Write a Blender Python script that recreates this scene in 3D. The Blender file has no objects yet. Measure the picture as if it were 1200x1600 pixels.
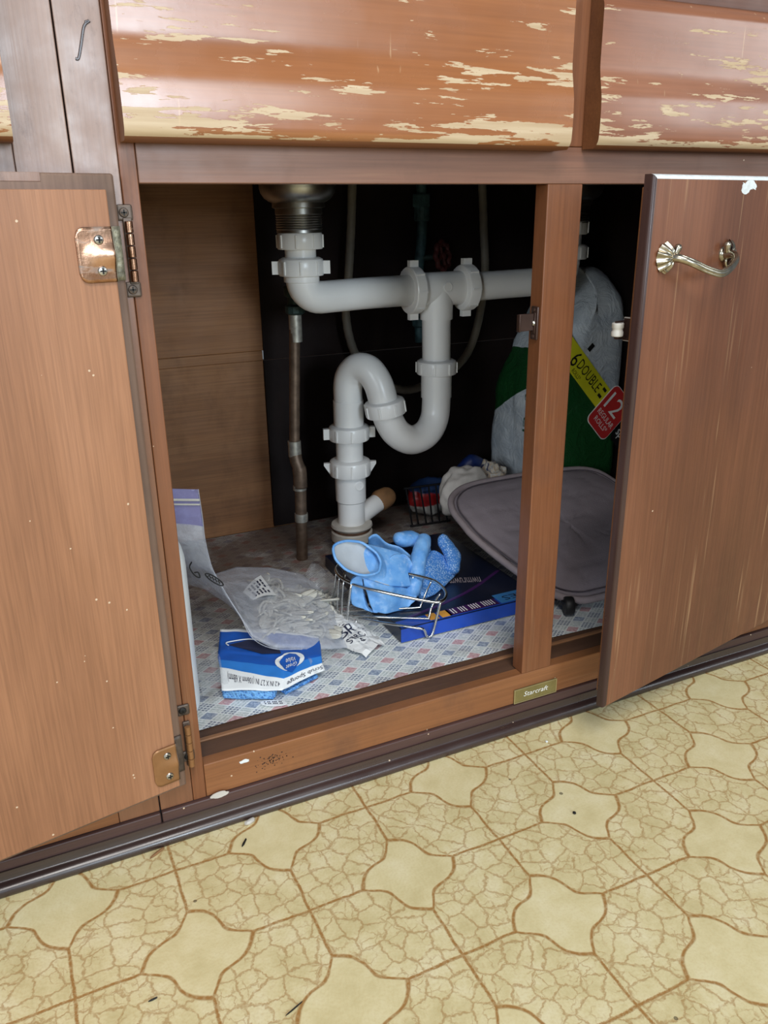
import bpy, bmesh, math, random
from mathutils import Vector, Matrix, noise
random.seed(7)
PI = math.pi
D2R = math.radians
V = Vector
S = bpy.context.scene
COL = S.collection

# ------------------------------------------------------------------ camera
cam_d = bpy.data.cameras.new('camera')
cam = bpy.data.objects.new('camera', cam_d)
COL.objects.link(cam)
cr, cu, cf = V((0.904644, -0.425963, -0.0132087)), V((0.1600097, 0.3107695, 0.93692)), V((0.394988, 0.849693, -0.349294))
M = Matrix((cr, cu, -cf)).transposed().to_4x4()
M.translation = V((-0.112628, -0.674819, 0.581449))
cam.matrix_world = M
cam_d.sensor_fit = 'VERTICAL'
cam_d.sensor_height = 36.0
cam_d.sensor_width = 27.0
cam_d.lens = 1258.3 / 1600 * 36
cam_d.clip_start = 0.01
S.camera = cam

# ------------------------------------------------------------------ light and exposure
world = bpy.data.worlds.new('world')
S.world = world
world.use_nodes = True
bgn = world.node_tree.nodes['Background']
bgn.inputs[0].default_value = (0.80, 0.90, 1.0, 1)
bgn.inputs[1].default_value = 0.20

def window_light(name, loc, target, sx, sy, power, col):
    l = bpy.data.lights.new(name, 'AREA')
    l.shape = 'RECTANGLE'
    l.size, l.size_y, l.energy, l.color = sx, sy, power, col
    o = bpy.data.objects.new(name, l)
    COL.objects.link(o)
    o.location = loc
    o.rotation_euler = (V(target) - V(loc)).to_track_quat('-Z', 'Y').to_euler()
    return o
window_light('window_daylight', (1.02, -2.9, 1.16), (0.2, 0.0, 0.4), 0.30, 0.46, 5, (0.84, 0.93, 1.0))
window_light('glass_door_daylight', (0.36, -2.8, 1.00), (0.1, 0.0, 0.6), 0.62, 0.72, 35, (0.76, 0.89, 1.0))
window_light('left_window_daylight', (-2.1, -2.2, 1.15), (0.5, 0.2, 0.3), 0.8, 0.8, 30, (0.84, 0.93, 1.0))
window_light('side_window_daylight', (3.0, -2.2, 1.3), (0.4, 0.0, 0.4), 0.9, 1.0, 14, (0.88, 0.96, 1.0))
window_light('ceiling_lamp', (-0.3, -1.7, 2.4), (-0.2, -1.0, 0), 1.1, 1.1, 52, (1.0, 0.975, 0.94))

vs = S.view_settings
vs.view_transform = 'Standard'
vs.look = 'None'
vs.gamma = 1.0
vs.exposure = 0.0
vs.use_curve_mapping = False

# ------------------------------------------------------------------ node helper
def srgb(r, g, b):
    f = lambda c: (c / 255 / 12.92) if c / 255 <= 0.04045 else ((c / 255 + 0.055) / 1.055) ** 2.4
    return (f(r), f(g), f(b), 1)

class NT:
    def __init__(s, name):
        s.m = bpy.data.materials.new(name)
        s.m.use_nodes = True
        s.t = s.m.node_tree
        s.t.nodes.clear()
        s.out = s.t.nodes.new('ShaderNodeOutputMaterial')
    def set(s, sock, v):
        if isinstance(v, bpy.types.NodeSocket):
            s.t.links.new(v, sock)
        elif v is not None:
            if isinstance(v, (tuple, list)) and sock.type == 'VECTOR':
                v = v[:3]
            sock.default_value = v
    def n(s, typ, props=None, **ins):
        nd = s.t.nodes.new(typ)
        for k, v in (props or {}).items():
            setattr(nd, k, v)
        for k, v in ins.items():
            s.set(nd.inputs[int(k[1:])] if k[0] == '_' else nd.inputs[k.replace('__', ' ')], v)
        return nd
    def m_(s, op, a, b=None, c=None, clamp=False):
        nd = s.t.nodes.new('ShaderNodeMath')
        nd.operation = op
        nd.use_clamp = clamp
        for i, v in enumerate((a, b, c)):
            if v is not None:
                s.set(nd.inputs[i], v)
        return nd.outputs[0]
    def coord(s):
        return s.n('ShaderNodeTexCoord').outputs['Object']
    def map(s, vec, scale=(1, 1, 1), loc=(0, 0, 0), rot=(0, 0, 0)):
        return s.n('ShaderNodeMapping', Vector=vec, Scale=scale, Location=loc, Rotation=rot).outputs[0]
    def noise(s, vec, scale=5.0, detail=4.0, rough=0.55, dist=0.0):
        return s.n('ShaderNodeTexNoise', Vector=vec, Scale=scale, Detail=detail, Roughness=rough, Distortion=dist).outputs[0]
    def voro(s, vec, scale, feat='F1'):
        return s.n('ShaderNodeTexVoronoi', dict(feature=feat), Vector=vec, Scale=scale)
    def ramp(s, fac, stops):
        nd = s.t.nodes.new('ShaderNodeValToRGB')
        s.set(nd.inputs[0], fac)
        e = nd.color_ramp.elements
        while len(e) < len(stops):
            e.new(0.5)
        for el, (p, c) in zip(e, stops):
            el.position = p
            el.color = c if isinstance(c, (tuple, list)) else (c, c, c, 1)
        return nd.outputs[0]
    def mix(s, fac, a, b, blend='MIX'):
        nd = s.t.nodes.new('ShaderNodeMix')
        nd.data_type = 'RGBA'
        nd.blend_type = blend
        s.set(nd.inputs[0], fac)
        s.set(nd.inputs[6], a)
        s.set(nd.inputs[7], b)
        return nd.outputs[2]
    def step(s, x, lo, hi):
        nd = s.n('ShaderNodeMapRange', None, Value=x)
        nd.inputs[1].default_value, nd.inputs[2].default_value = lo, hi
        nd.clamp = True
        return nd.outputs[0]
    def xyz(s, vec):
        return s.n('ShaderNodeSeparateXYZ', None, _0=vec).outputs
    def bump(s, h, strength=0.3, dist=0.001):
        return s.n('ShaderNodeBump', None, Height=h, Strength=strength, Distance=dist).outputs[0]
    def bsdf(s, **ins):
        nd = s.n('ShaderNodeBsdfPrincipled', None, **ins)
        s.t.links.new(nd.outputs[0], s.out.inputs[0])
        return s.m

def plain(name, col, rough=0.5, metal=0.0, var=0.12, vscale=40, bump=0.0, bscale=200, **kw):
    t = NT(name)
    c = t.coord()
    nz = t.noise(c, vscale, 3)
    dark = tuple(x * (1 - var) for x in col[:3]) + (1,)
    lite = tuple(min(1, x * (1 + var)) for x in col[:3]) + (1,)
    base = t.ramp(nz, [(0.3, dark), (0.7, lite)])
    ins = dict(Base__Color=base, Roughness=rough, Metallic=metal)
    if bump:
        ins['Normal'] = t.bump(t.noise(c, bscale, 3), bump, 0.001)
    ins.update(kw)
    return t.bsdf(**ins)

def wood(name, cols, axis='z', rough=0.42, specks=0.0, streak=0.0, dirt=0.0, scl=1.0, spec=0.5, tone=0.3, coat=0.0):
    """cols dark, mid, light; axis = grain direction; specks = cream paint flecks; streak = light scratches along the grain"""
    t = NT(name)
    c = t.coord()
    ax = 'xyz'.index(axis)
    def stretch(k, long, cross):
        v = [cross] * 3
        v[ax] = long
        return t.map(c, tuple(v), loc=(k * 3.1, k * 1.7, k * 2.3))
    big = t.noise(stretch(1, 1.3 * scl, 9 * scl), 1.0, 5, 0.6, 0.6)
    fine = t.noise(stretch(2, 9 * scl, 420 * scl), 1.0, 3, 0.6)
    base = t.ramp(big, [(0.25, cols[0]), (0.5, cols[1]), (0.78, cols[2])])
    base = t.mix(tone, base, t.ramp(fine, [(0.3, (0.25, 0.22, 0.2, 1)), (0.65, (0.62, 0.6, 0.58, 1))]), 'OVERLAY')
    rgh = t.m_('MULTIPLY_ADD', t.noise(c, 30, 4), 0.25, rough - 0.12)
    if dirt:
        d = t.step(t.noise(t.map(c, (1, 1, 0.6)), 11, 6, 0.65), 0.52, 0.75)
        base = t.mix(t.m_('MULTIPLY', d, dirt), base, (0.035, 0.022, 0.018, 1))
        rgh = t.m_('ADD', rgh, t.m_('MULTIPLY', d, 0.15))
    if streak:
        k = t.step(t.noise(stretch(5, 6, 260), 1.0, 2, 0.5), 0.62, 0.74)
        k = t.m_('MULTIPLY', k, t.step(t.noise(stretch(6, 4, 14), 1.0, 3), 0.48, 0.62))
        base = t.mix(t.m_('MULTIPLY', k, streak), base, (0.52, 0.32, 0.17, 1))
    if specks:
        vo = t.voro(t.map(c, (1, 1, 1)), 80)
        dd = t.m_('ADD', vo.outputs[0], t.m_('MULTIPLY', t.noise(c, 300, 2), 0.08))
        keep = t.m_('LESS_THAN', t.xyz(vo.outputs[1])[0], specks)
        k = t.m_('MULTIPLY', t.m_('LESS_THAN', dd, 0.115), keep)
        base = t.mix(k, base, (0.62, 0.47, 0.33, 1))
    b = t.bump(t.m_('ADD', fine, t.m_('MULTIPLY', t.noise(c, 60, 4), 0.5)), 0.12, 0.0006)
    return t.bsdf(Base__Color=base, Roughness=rgh, Normal=b, Specular__IOR__Level=spec, Coat__Weight=coat, Coat__Roughness=0.3)

# ------------------------------------------------------------------ materials
W_FRAME = wood('frame_wood', (srgb(96, 57, 35), srgb(120, 74, 46), srgb(136, 88, 58)), 'z', 0.42, 0.05, 0.25, 0.35, spec=0.5)
W_RAIL = wood('rail_wood', (srgb(98, 64, 50), srgb(124, 85, 66), srgb(140, 101, 80)), 'x', 0.42, 0.05, 0.2, 0.35, spec=0.6)
W_RAILB = wood('bottom_rail_wood', (srgb(112, 70, 42), srgb(134, 86, 52), srgb(148, 99, 62)), 'x', 0.5, 0.2, 0.15, 0.35)
W_OLDSHEEN = wood('worn_sheen_grey_wood', (srgb(122, 92, 78), srgb(150, 120, 104), srgb(164, 138, 122)), 'z', 0.40, 0.0, 0.0, 0.55, spec=0.6, tone=0.2)  # grey tones carry the sheen in the colour; replaced below
def sheen_worn_stile():
    t = NT('sheen_worn_stile_wood')
    c = t.coord()
    big = t.noise(t.map(c, (12, 12, 1.4)), 1.0, 5, 0.6, 0.6)
    fine = t.noise(t.map(c, (420, 420, 9)), 1.0, 3)
    grey = t.ramp(big, [(0.25, srgb(126, 98, 86)), (0.5, srgb(150, 124, 112)), (0.78, srgb(166, 144, 132))])
    brown = t.ramp(big, [(0.25, srgb(104, 66, 44)), (0.5, srgb(128, 84, 57)), (0.78, srgb(142, 98, 70))])
    z = t.m_('ADD', t.xyz(c)[2], t.m_('MULTIPLY', t.m_('SUBTRACT', t.noise(c, 22, 5, 0.65), 0.5), 0.16))
    base = t.mix(t.step(z, 0.52, 0.63), brown, grey)  # grey upper part paints window sheen over the brown wood
    d = t.step(t.noise(t.map(c, (1, 1, 0.5)), 60, 6, 0.7), 0.56, 0.70)
    base = t.mix(t.m_('MULTIPLY', d, 0.5), base, srgb(84, 58, 48))
    base = t.mix(0.2, base, t.ramp(fine, [(0.3, (0.25, 0.22, 0.2, 1)), (0.65, (0.62, 0.6, 0.58, 1))]), 'OVERLAY')
    return t.bsdf(Base__Color=base, Roughness=t.m_('MULTIPLY_ADD', t.noise(c, 40, 5), 0.35, 0.22), Specular__IOR__Level=0.75, Normal=t.bump(t.m_('ADD', fine, t.noise(c, 90, 5)), 0.2, 0.0006))
W_OLDSHEEN = sheen_worn_stile()
W_DOORIN = wood('door_inside_wood', (srgb(140, 96, 68), srgb(154, 108, 78), srgb(164, 118, 88)), 'z', 0.46, 0.42, 0.0, 0.0, tone=0.34, scl=1.5)
W_LIP = wood('door_lip_wood', (srgb(92, 70, 58), srgb(116, 92, 78), srgb(134, 108, 92)), 'z', 0.5, 0.02, 0, 0.5)
W_DOOR = wood('door_front_wood', (srgb(92, 55, 37), srgb(112, 69, 47), srgb(127, 82, 58)), 'z', 0.42, 0.06, 0.6, 0.1, tone=0.35)
W_EDGE = wood('dark_edge_wood', (srgb(42, 28, 28), srgb(58, 40, 38), srgb(74, 52, 48)), 'z', 0.3)
W_BASE = wood('dark_base_wood', (srgb(56, 38, 36), srgb(74, 52, 49), srgb(90, 66, 62)), 'x', 0.4, 0.16, 0.0, 0.2)
W_SHOE = wood('shoe_moulding_paint', (srgb(36, 24, 23), srgb(50, 35, 33), srgb(66, 48, 45)), 'x', 0.30, 0.10, spec=0.9)
W_PLY = wood('plywood_back', (srgb(116, 76, 46), srgb(144, 98, 60), srgb(160, 114, 74)), 'x', 0.6, 0.01, 0, 0.45, tone=0.4)
W_DARKB = wood('shade_board_wood', (srgb(22, 14, 14), srgb(28, 18, 17), srgb(36, 24, 21)), 'z', 0.75, 0.0, 0, 0.4, tone=0.2, spec=0.25)  # near-black colour holds the shade of the cabinet's right interior
W_SILL = wood('dark_sill_wood', (srgb(64, 44, 34), srgb(86, 60, 45), srgb(104, 76, 58)), 'x', 0.55, 0.04, 0.25, 0.3)
W_LEDGE = wood('pale_ledge_wood', (srgb(112, 76, 52), srgb(140, 100, 70), srgb(160, 118, 84)), 'x', 0.55, 0.03, 0, 0.3)
W_DRAWSIDE = wood('drawer_edge_wood', (srgb(92, 56, 34), srgb(120, 76, 46), srgb(140, 92, 58)), 'x', 0.45)
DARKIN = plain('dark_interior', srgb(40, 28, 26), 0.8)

def drawer_mat(name, zlo, lean, c3=None, red=0.0):
    t = NT(name)
    c = t.coord()
    g = t.noise(t.map(c, (1.2, 4, 16)), 1.0, 5, 0.6, 0.7)
    fine = t.noise(t.map(c, (9, 60, 420)), 1.0, 3)
    if red:
        g = t.noise(t.map(c, (3, 4, 10), rot=(0, 0.5, 0)), 1.0, 5, 0.6, 0.7)
    c3 = c3 or (srgb(132, 80, 46), srgb(152, 96, 56), srgb(166, 112, 70))
    base = t.ramp(g, [(0.25, c3[0]), (0.5, c3[1]), (0.78, c3[2])])
    base = t.mix(0.25, base, t.ramp(fine, [(0.3, (0.3, 0.28, 0.26, 1)), (0.65, (0.6, 0.58, 0.56, 1))]), 'OVERLAY')
    p = t.xyz(c)
    zz = t.m_('SUBTRACT', p[2], zlo)
    # flaked varnish: long horizontal flakes that crowd towards the bottom lip
    f1 = t.noise(t.map(c, (26, 26, 230)), 1.0, 5, 0.6, 0.25)
    f2 = t.noise(t.map(c, (8, 8, 40), loc=(lean, 0, 1)), 1.0, 4, 0.6)
    low = t.m_('MULTIPLY', t.m_('SUBTRACT', 1.0, t.step(zz, 0.0, 0.085)), 0.115)
    lip = t.m_('MULTIPLY', t.m_('SUBTRACT', 1.0, t.step(zz, 0.003, 0.012)), 0.13)
    s = t.m_('ADD', t.m_('ADD', f1, t.m_('MULTIPLY', t.m_('SUBTRACT', f2, 0.5), 0.9)), t.m_('ADD', low, lip))
    k = t.step(s, 0.645, 0.651)
    pale = t.ramp(t.noise(t.map(c, (8, 8, 200)), 1.0, 4), [(0.3, srgb(176, 148, 112)), (0.7, srgb(200, 178, 146))])
    base = t.mix(k, base, pale)
    sc = t.step(t.noise(t.map(c, (160, 160, 14), rot=(0, 0.35, 0)), 1.0, 2), 0.70, 0.76)
    base = t.mix(t.m_('MULTIPLY', sc, 0.35), base, srgb(220, 190, 150))
    rg = t.m_('MULTIPLY_ADD', k, 0.28, t.m_('MULTIPLY_ADD', t.noise(c, 25, 4), 0.2, 0.15))
    b = t.bump(t.m_('ADD', t.m_('MULTIPLY', k, -1.2), t.m_('MULTIPLY', t.noise(c, 90, 4), 0.35)), 0.25, 0.0005)
    return t.bsdf(Base__Color=base, Roughness=rg, Normal=b, Specular__IOR__Level=0.85)
M_DRAWER = drawer_mat('scratched_drawer_varnish', 0.632, 0.0)
M_DRAWER2 = drawer_mat('scratched_red_drawer_varnish', 0.634, 4.3, (srgb(120, 74, 52), srgb(140, 90, 64), srgb(156, 106, 80)), 1.0)
M_DRAWER3 = drawer_mat('scratched_far_drawer_varnish', 0.630, 8.1)

def lino():
    t = NT('crackle_pattern_linoleum')
    c = t.coord()
    A = 0.0989
    wob = t.n('ShaderNodeTexNoise', None, Vector=c, Scale=38.0, Detail=3.0).outputs[1]
    cw = t.n('ShaderNodeVectorMath', dict(operation='MULTIPLY_ADD'), _0=wob, _1=(0.004, 0.004, 0), _2=c).outputs[0]
    p = t.xyz(t.map(cw, (1, 1, 1), loc=(-0.3508 - 0.002, 0.2469 - 0.002, 0)))
    u = t.m_('DIVIDE', p[0], A)
    v = t.m_('DIVIDE', p[1], A)
    iu, iv = t.m_('ROUND', u), t.m_('ROUND', v)
    du, dv = t.m_('SUBTRACT', u, iu), t.m_('SUBTRACT', v, iv)
    odd = t.m_('ABSOLUTE', t.m_('SUBTRACT', t.m_('FLOORED_MODULO', t.m_('ADD', iu, iv), 2.0), 0.0))
    odd = t.m_('GREATER_THAN', odd, 0.5)
    au, av = t.m_('ABSOLUTE', du), t.m_('ABSOLUTE', dv)
    r2 = t.m_('ADD', t.m_('ADD', t.m_('MULTIPLY', du, du), t.m_('MULTIPLY', dv, dv)), 1e-5)
    # sin(4 theta) = 4 du dv (du^2-dv^2) / r^4
    s4 = t.m_('DIVIDE', t.m_('MULTIPLY', t.m_('MULTIPLY', t.m_('MULTIPLY', du, dv), 4.0), t.m_('SUBTRACT', t.m_('MULTIPLY', du, du), t.m_('MULTIPLY', dv, dv))), t.m_('MULTIPLY', r2, r2))
    lim = t.m_('MULTIPLY_ADD', s4, -0.066, 0.475)
    e = t.m_('SUBTRACT', t.m_('ADD', au, av), lim)
    inside = t.m_('MULTIPLY', odd, t.m_('LESS_THAN', e, 0.0))
    outside = t.m_('SUBTRACT', 1.0, inside)
    edge = t.m_('MULTIPLY', odd, t.m_('SUBTRACT', 1.0, t.step(t.m_('ABSOLUTE', e), 0.012, 0.032)))
    rag = t.m_('MULTIPLY', t.m_('SUBTRACT', t.noise(c, 700, 2), 0.5), 0.02)
    ml = t.m_('ADD', t.m_('MINIMUM', au, av), rag)
    line = t.m_('MULTIPLY', t.m_('SUBTRACT', 1.0, t.step(ml, 0.008, 0.02)), outside)
    dist = t.n('ShaderNodeTexNoise', None, Vector=c, Scale=120.0, Detail=4.0, Roughness=0.65).outputs[1]
    cv = t.n('ShaderNodeVectorMath', dict(operation='MULTIPLY_ADD'), _0=dist, _1=(0.011, 0.011, 0), _2=cw).outputs[0]
    flat = t.n('ShaderNodeCombineXYZ', None, _0=t.xyz(cv)[0], _1=t.xyz(cv)[1], _2=0.0).outputs[0]
    vo = t.n('ShaderNodeTexVoronoi', dict(feature='DISTANCE_TO_EDGE', voronoi_dimensions='2D'), Vector=flat, Scale=49.0)
    cr1 = t.m_('SUBTRACT', 1.0, t.step(vo.outputs[0], 0.02, 0.075))
    cr1 = t.m_('MULTIPLY', cr1, t.step(t.noise(c, 70, 3), 0.28, 0.42))
    vo2 = t.n('ShaderNodeTexVoronoi', dict(feature='DISTANCE_TO_EDGE', voronoi_dimensions='2D'), Vector=flat, Scale=90.0)
    cr2 = t.m_('MULTIPLY', t.m_('SUBTRACT', 1.0, t.step(vo2.outputs[0], 0.02, 0.08)), t.step(t.noise(c, 42, 3), 0.47, 0.58))
    crk = t.m_('MULTIPLY', t.m_('MAXIMUM', cr1, t.m_('MULTIPLY', cr2, 0.8)), outside)
    k = t.m_('MAXIMUM', t.m_('MAXIMUM', edge, line), t.m_('MULTIPLY', crk, 0.62))
    k = t.m_('MULTIPLY', k, t.m_('MULTIPLY_ADD', t.step(t.noise(c, 260, 3), 0.25, 0.55), 0.45, 0.5))
    base = t.ramp(t.noise(c, 26, 7, 0.68), [(0.3, srgb(198, 183, 134)), (0.5, srgb(217, 204, 158)), (0.72, srgb(231, 221, 184))])
    base = t.mix(t.m_('MULTIPLY', t.step(t.noise(c, 420, 2), 0.45, 0.75), 0.35), base, srgb(196, 172, 116))
    base = t.mix(t.m_('MULTIPLY', inside, 0.25), base, srgb(222, 210, 164))
    base = t.mix(k, base, srgb(158, 113, 58))
    sp = t.voro(c, 26)
    dot = t.m_('MULTIPLY', t.m_('LESS_THAN', sp.outputs[0], 0.055), t.m_('LESS_THAN', t.xyz(sp.outputs[1])[0], 0.10))
    base = t.mix(t.m_('MULTIPLY', dot, 0.7), base, srgb(60, 50, 36))
    b = t.bump(t.m_('ADD', t.m_('MULTIPLY', k, -1.0), t.m_('MULTIPLY', t.noise(c, 160, 4), 0.5)), 0.3, 0.0006)
    return t.bsdf(Base__Color=base, Roughness=0.5, Normal=b, Specular__IOR__Level=0.4)
M_LINO = lino()

def liner_mat():
    t = NT('plaid_shelf_paper')
    c = t.coord()
    p = t.xyz(c)
    x = t.m_('DIVIDE', t.m_('SUBTRACT', p[0], 0.3235), 0.0497)
    y = t.m_('DIVIDE', t.m_('SUBTRACT', p[1], 0.1175), 0.0368)
    a, b = t.m_('ADD', x, y), t.m_('SUBTRACT', x, y)
    ia, ib = t.m_('ROUND', a), t.m_('ROUND', b)
    da, db = t.m_('ABSOLUTE', t.m_('SUBTRACT', a, ia)), t.m_('ABSOLUTE', t.m_('SUBTRACT', b, ib))
    pink = t.m_('GREATER_THAN', t.m_('FLOORED_MODULO', t.m_('ADD', ia, ib), 2.0), 0.5)
    bigA, bigB = t.m_('LESS_THAN', da, 0.22), t.m_('LESS_THAN', db, 0.22)
    big = t.m_('MULTIPLY', bigA, bigB)
    tiny = t.m_('MULTIPLY', t.m_('SUBTRACT', 1.0, bigA), t.m_('SUBTRACT', 1.0, bigB))
    def white(d):
        w1 = t.m_('LESS_THAN', t.m_('ABSOLUTE', t.m_('SUBTRACT', d, 0.235)), 0.028)
        w2 = t.m_('LESS_THAN', t.m_('ABSOLUTE', t.m_('SUBTRACT', d, 0.365)), 0.016)
        w3 = t.m_('GREATER_THAN', d, 0.478)
        return t.m_('MAXIMUM', t.m_('MAXIMUM', w1, w2), w3)
    wl = t.m_('MAXIMUM', white(da), white(db))
    grit = t.noise(c, 330, 3, 0.7)
    col = t.mix(t.step(grit, 0.45, 0.62), srgb(186, 196, 196), srgb(226, 230, 228))
    bigc = t.mix(pink, t.mix(t.step(grit, 0.4, 0.65), srgb(86, 106, 150), srgb(166, 182, 204)), t.mix(t.step(grit, 0.4, 0.65), srgb(196, 118, 130), srgb(214, 172, 172)))
    col = t.mix(t.m_('MULTIPLY', big, 0.68), col, bigc)
    col = t.mix(t.m_('MULTIPLY', tiny, 0.8), col, t.mix(t.step(grit, 0.4, 0.65), srgb(78, 92, 122), srgb(150, 160, 178)))
    col = t.mix(wl, col, srgb(232, 236, 236))
    dirt = t.step(t.m_('ADD', t.noise(c, 9, 6, 0.7), t.m_('MULTIPLY', t.step(p[1], 0.2, 0.42), 0.34)), 0.52, 0.85)
    col = t.mix(t.m_('MULTIPLY', dirt, 0.85), col, srgb(92, 66, 48))
    return t.bsdf(Base__Color=col, Roughness=0.4, Normal=t.bump(t.noise(c, 40, 4), 0.2, 0.002))
M_LINER = liner_mat()

M_PVC = plain('white_pvc', srgb(238, 238, 237), 0.28, 0, 0.02, 12, Specular__IOR__Level=0.5)
M_PVCOLD = plain('greyed_pvc', srgb(196, 192, 184), 0.42, 0, 0.12, 40)
M_STEEL = plain('brushed_steel', srgb(168, 166, 160), 0.34, 1.0, 0.15, 60)
M_CHROME = plain('chrome_wire', srgb(206, 206, 204), 0.2, 1.0, 0.08, 90)
M_COPPER = plain('tarnished_copper', srgb(112, 94, 80), 0.5, 0.6, 0.4, 60, 0.3, 140)
M_SOLDER = plain('solder_joint', srgb(170, 168, 160), 0.5, 0.7, 0.3, 120)
M_VALVE = plain('corroded_brass', srgb(44, 62, 60), 0.6, 0.5, 0.4, 90, 0.5, 200)
M_VERDI = plain('green_corroded_pipe', srgb(62, 92, 98), 0.6, 0.3, 0.4, 70, 0.4, 200)
M_REDKNOB = plain('dull_red_paint', srgb(92, 40, 36), 0.6, 0, 0.4, 80)
M_HOSE = plain('grey_ribbed_hose', srgb(128, 122, 110), 0.55, 0, 0.1, 60)
M_CORK = plain('brown_clay_plug', srgb(140, 102, 66), 0.8, 0, 0.25, 60, 0.5, 150)
M_RUST = plain('rusty_clamp', srgb(100, 72, 56), 0.7, 0.3, 0.4, 90, 0.5, 200)
M_BLACKR = plain('black_rubber', srgb(24, 24, 26), 0.5, 0, 0.2)
M_BLACKM = plain('black_wire', srgb(22, 22, 26), 0.45, 0.2, 0.2)
M_JUG = plain('white_bottle_plastic', srgb(236, 240, 242), 0.35, 0, 0.02, 10, Emission__Strength=0.0)
M_PAPERW = plain('white_printed_card', srgb(232, 236, 238), 0.5, 0, 0.03)
M_BLUE1 = plain('bright_blue_card', srgb(52, 128, 212), 0.35, 0, 0.06)
M_BLUE2 = plain('deep_blue_card', srgb(32, 88, 178), 0.35, 0, 0.08)
M_INK = plain('dark_ink', srgb(36, 40, 66), 0.6)
M_BLACKINK = plain('black_ink', srgb(16, 16, 16), 0.6)
M_GREENINK = plain('green_ink', srgb(20, 84, 60), 0.6)
M_WHITEINK = plain('white_ink', srgb(236, 236, 232), 0.5)
M_NAVYBOX = plain('navy_box_card', srgb(18, 24, 44), 0.3, 0, 0.25, 18)
M_BOXBLUE = plain('blue_box_card', srgb(30, 72, 170), 0.3, 0, 0.12, 30)
M_BOXPURP = plain('purple_box_print', srgb(62, 28, 82), 0.3, 0, 0.15)
M_BOXORNG = plain('orange_box_print', srgb(224, 158, 52), 0.35, 0, 0.15)
M_BOXCYAN = plain('light_blue_box_print', srgb(58, 128, 190), 0.3, 0, 0.1)
M_REDPR = plain('red_print', srgb(200, 50, 50), 0.35, 0, 0.06)
M_YELPR = plain('yellow_print', srgb(222, 218, 44), 0.35, 0, 0.05)
M_BLKPR = plain('black_print', srgb(22, 22, 24), 0.35)
M_GREENPR = plain('green_print', srgb(34, 100, 44), 0.35, 0, 0.08)
M_WRAPW = plain('white_plastic_wrap', srgb(214, 222, 228), 0.28, 0, 0.06, 14, 0.25, 40)
M_MAT = plain('grey_quilted_cloth', srgb(150, 140, 148), 0.85, 0, 0.08, 30, 0.5, 700)
M_MATB = plain('grey_binding_cloth', srgb(154, 142, 146), 0.8, 0, 0.08, 60, 0.4, 600)
M_RAGW = plain('soiled_white_cloth', srgb(200, 194, 188), 0.9, 0, 0.2, 28, 0.5, 300)
M_RAGD = plain('dark_blue_plastic', srgb(24, 44, 100), 0.4, 0, 0.2)
M_BRASS = plain('antique_brass_plate', srgb(150, 140, 94), 0.42, 0.7, 0.14, 60)
M_BRASSL = plain('polished_brass_edge', srgb(196, 184, 140), 0.35, 0.8, 0.1)
def worn_hinge():
    t = NT('copper_plated_hinge')
    c = t.coord()
    base = t.ramp(t.noise(c, 60, 4), [(0.3, srgb(164, 118, 90)), (0.7, srgb(204, 164, 138))])
    k = t.step(t.noise(t.map(c, (30, 30, 90), rot=(0, 0.4, 0)), 1.0, 4, 0.6), 0.56, 0.66)
    base = t.mix(t.m_('MULTIPLY', k, 0.7), base, srgb(112, 120, 122))
    return t.bsdf(Base__Color=base, Metallic=t.m_('MULTIPLY_ADD', k, -0.6, 1.0), Roughness=t.m_('MULTIPLY_ADD', k, 0.25, 0.27), Normal=t.bump(t.noise(c, 130, 4), 0.25, 0.001))
M_HINGE = worn_hinge()
M_HINGEP = plain('painted_hinge', srgb(148, 106, 68), 0.36, 0.35, 0.12, 60)
M_HINGED = plain('grimy_hinge', srgb(96, 84, 76), 0.5, 0.5, 0.35, 120)
M_PATINA = plain('patinated_hinge', srgb(142, 138, 120), 0.5, 0.55, 0.45, 260, 0.5, 400)
M_SCREW = plain('screw_steel', srgb(180, 176, 170), 0.3, 1.0, 0.15)
M_SCREWD = plain('screw_slot', srgb(20, 18, 16), 0.6)
M_NICKEL = plain('antique_nickel', srgb(172, 164, 148), 0.28, 1.0, 0.3, 120)
M_CATCH = plain('brown_catch_metal', srgb(72, 54, 48), 0.4, 0.5, 0.25)
M_CHIPW = plain('white_chipped_paint', srgb(220, 226, 228), 0.4, 0, 0.12, 120, 0.5, 300)
M_DARKSTAIN = plain('dark_grime', srgb(104, 66, 42), 0.7)

def glove_mat():
    t = NT('blue_glove_rubber')
    c = t.coord()
    base = t.ramp(t.noise(c, 45, 4), [(0.3, srgb(84, 146, 214)), (0.7, srgb(124, 178, 232))])
    scuff = t.step(t.noise(c, 130, 5, 0.7), 0.52, 0.68)
    base = t.mix(t.m_('MULTIPLY', scuff, 0.45), base, srgb(176, 204, 236))
    return t.bsdf(Base__Color=base, Roughness=0.48, Normal=t.bump(t.noise(c, 60, 4), 0.25, 0.002), Subsurface__Weight=0.0)
M_GLOVE = glove_mat()
def glovegrip():
    t = NT('grip_textured_glove_rubber')
    c = t.coord()
    vo = t.voro(c, 420)
    k = t.step(vo.outputs[0], 0.25, 0.5)
    base = t.mix(k, srgb(168, 202, 240), srgb(72, 136, 212))
    worn = t.step(t.noise(c, 60, 4), 0.5, 0.62)
    base = t.mix(t.m_('MULTIPLY', worn, 0.6), base, srgb(70, 134, 214))
    return t.bsdf(Base__Color=base, Roughness=0.5, Normal=t.bump(vo.outputs[0], 0.4, 0.0008))
M_GRIP = glovegrip()
M_GLOVEIN = plain('pale_glove_lining', srgb(176, 184, 192), 0.7, 0, 0.1, 30)

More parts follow.
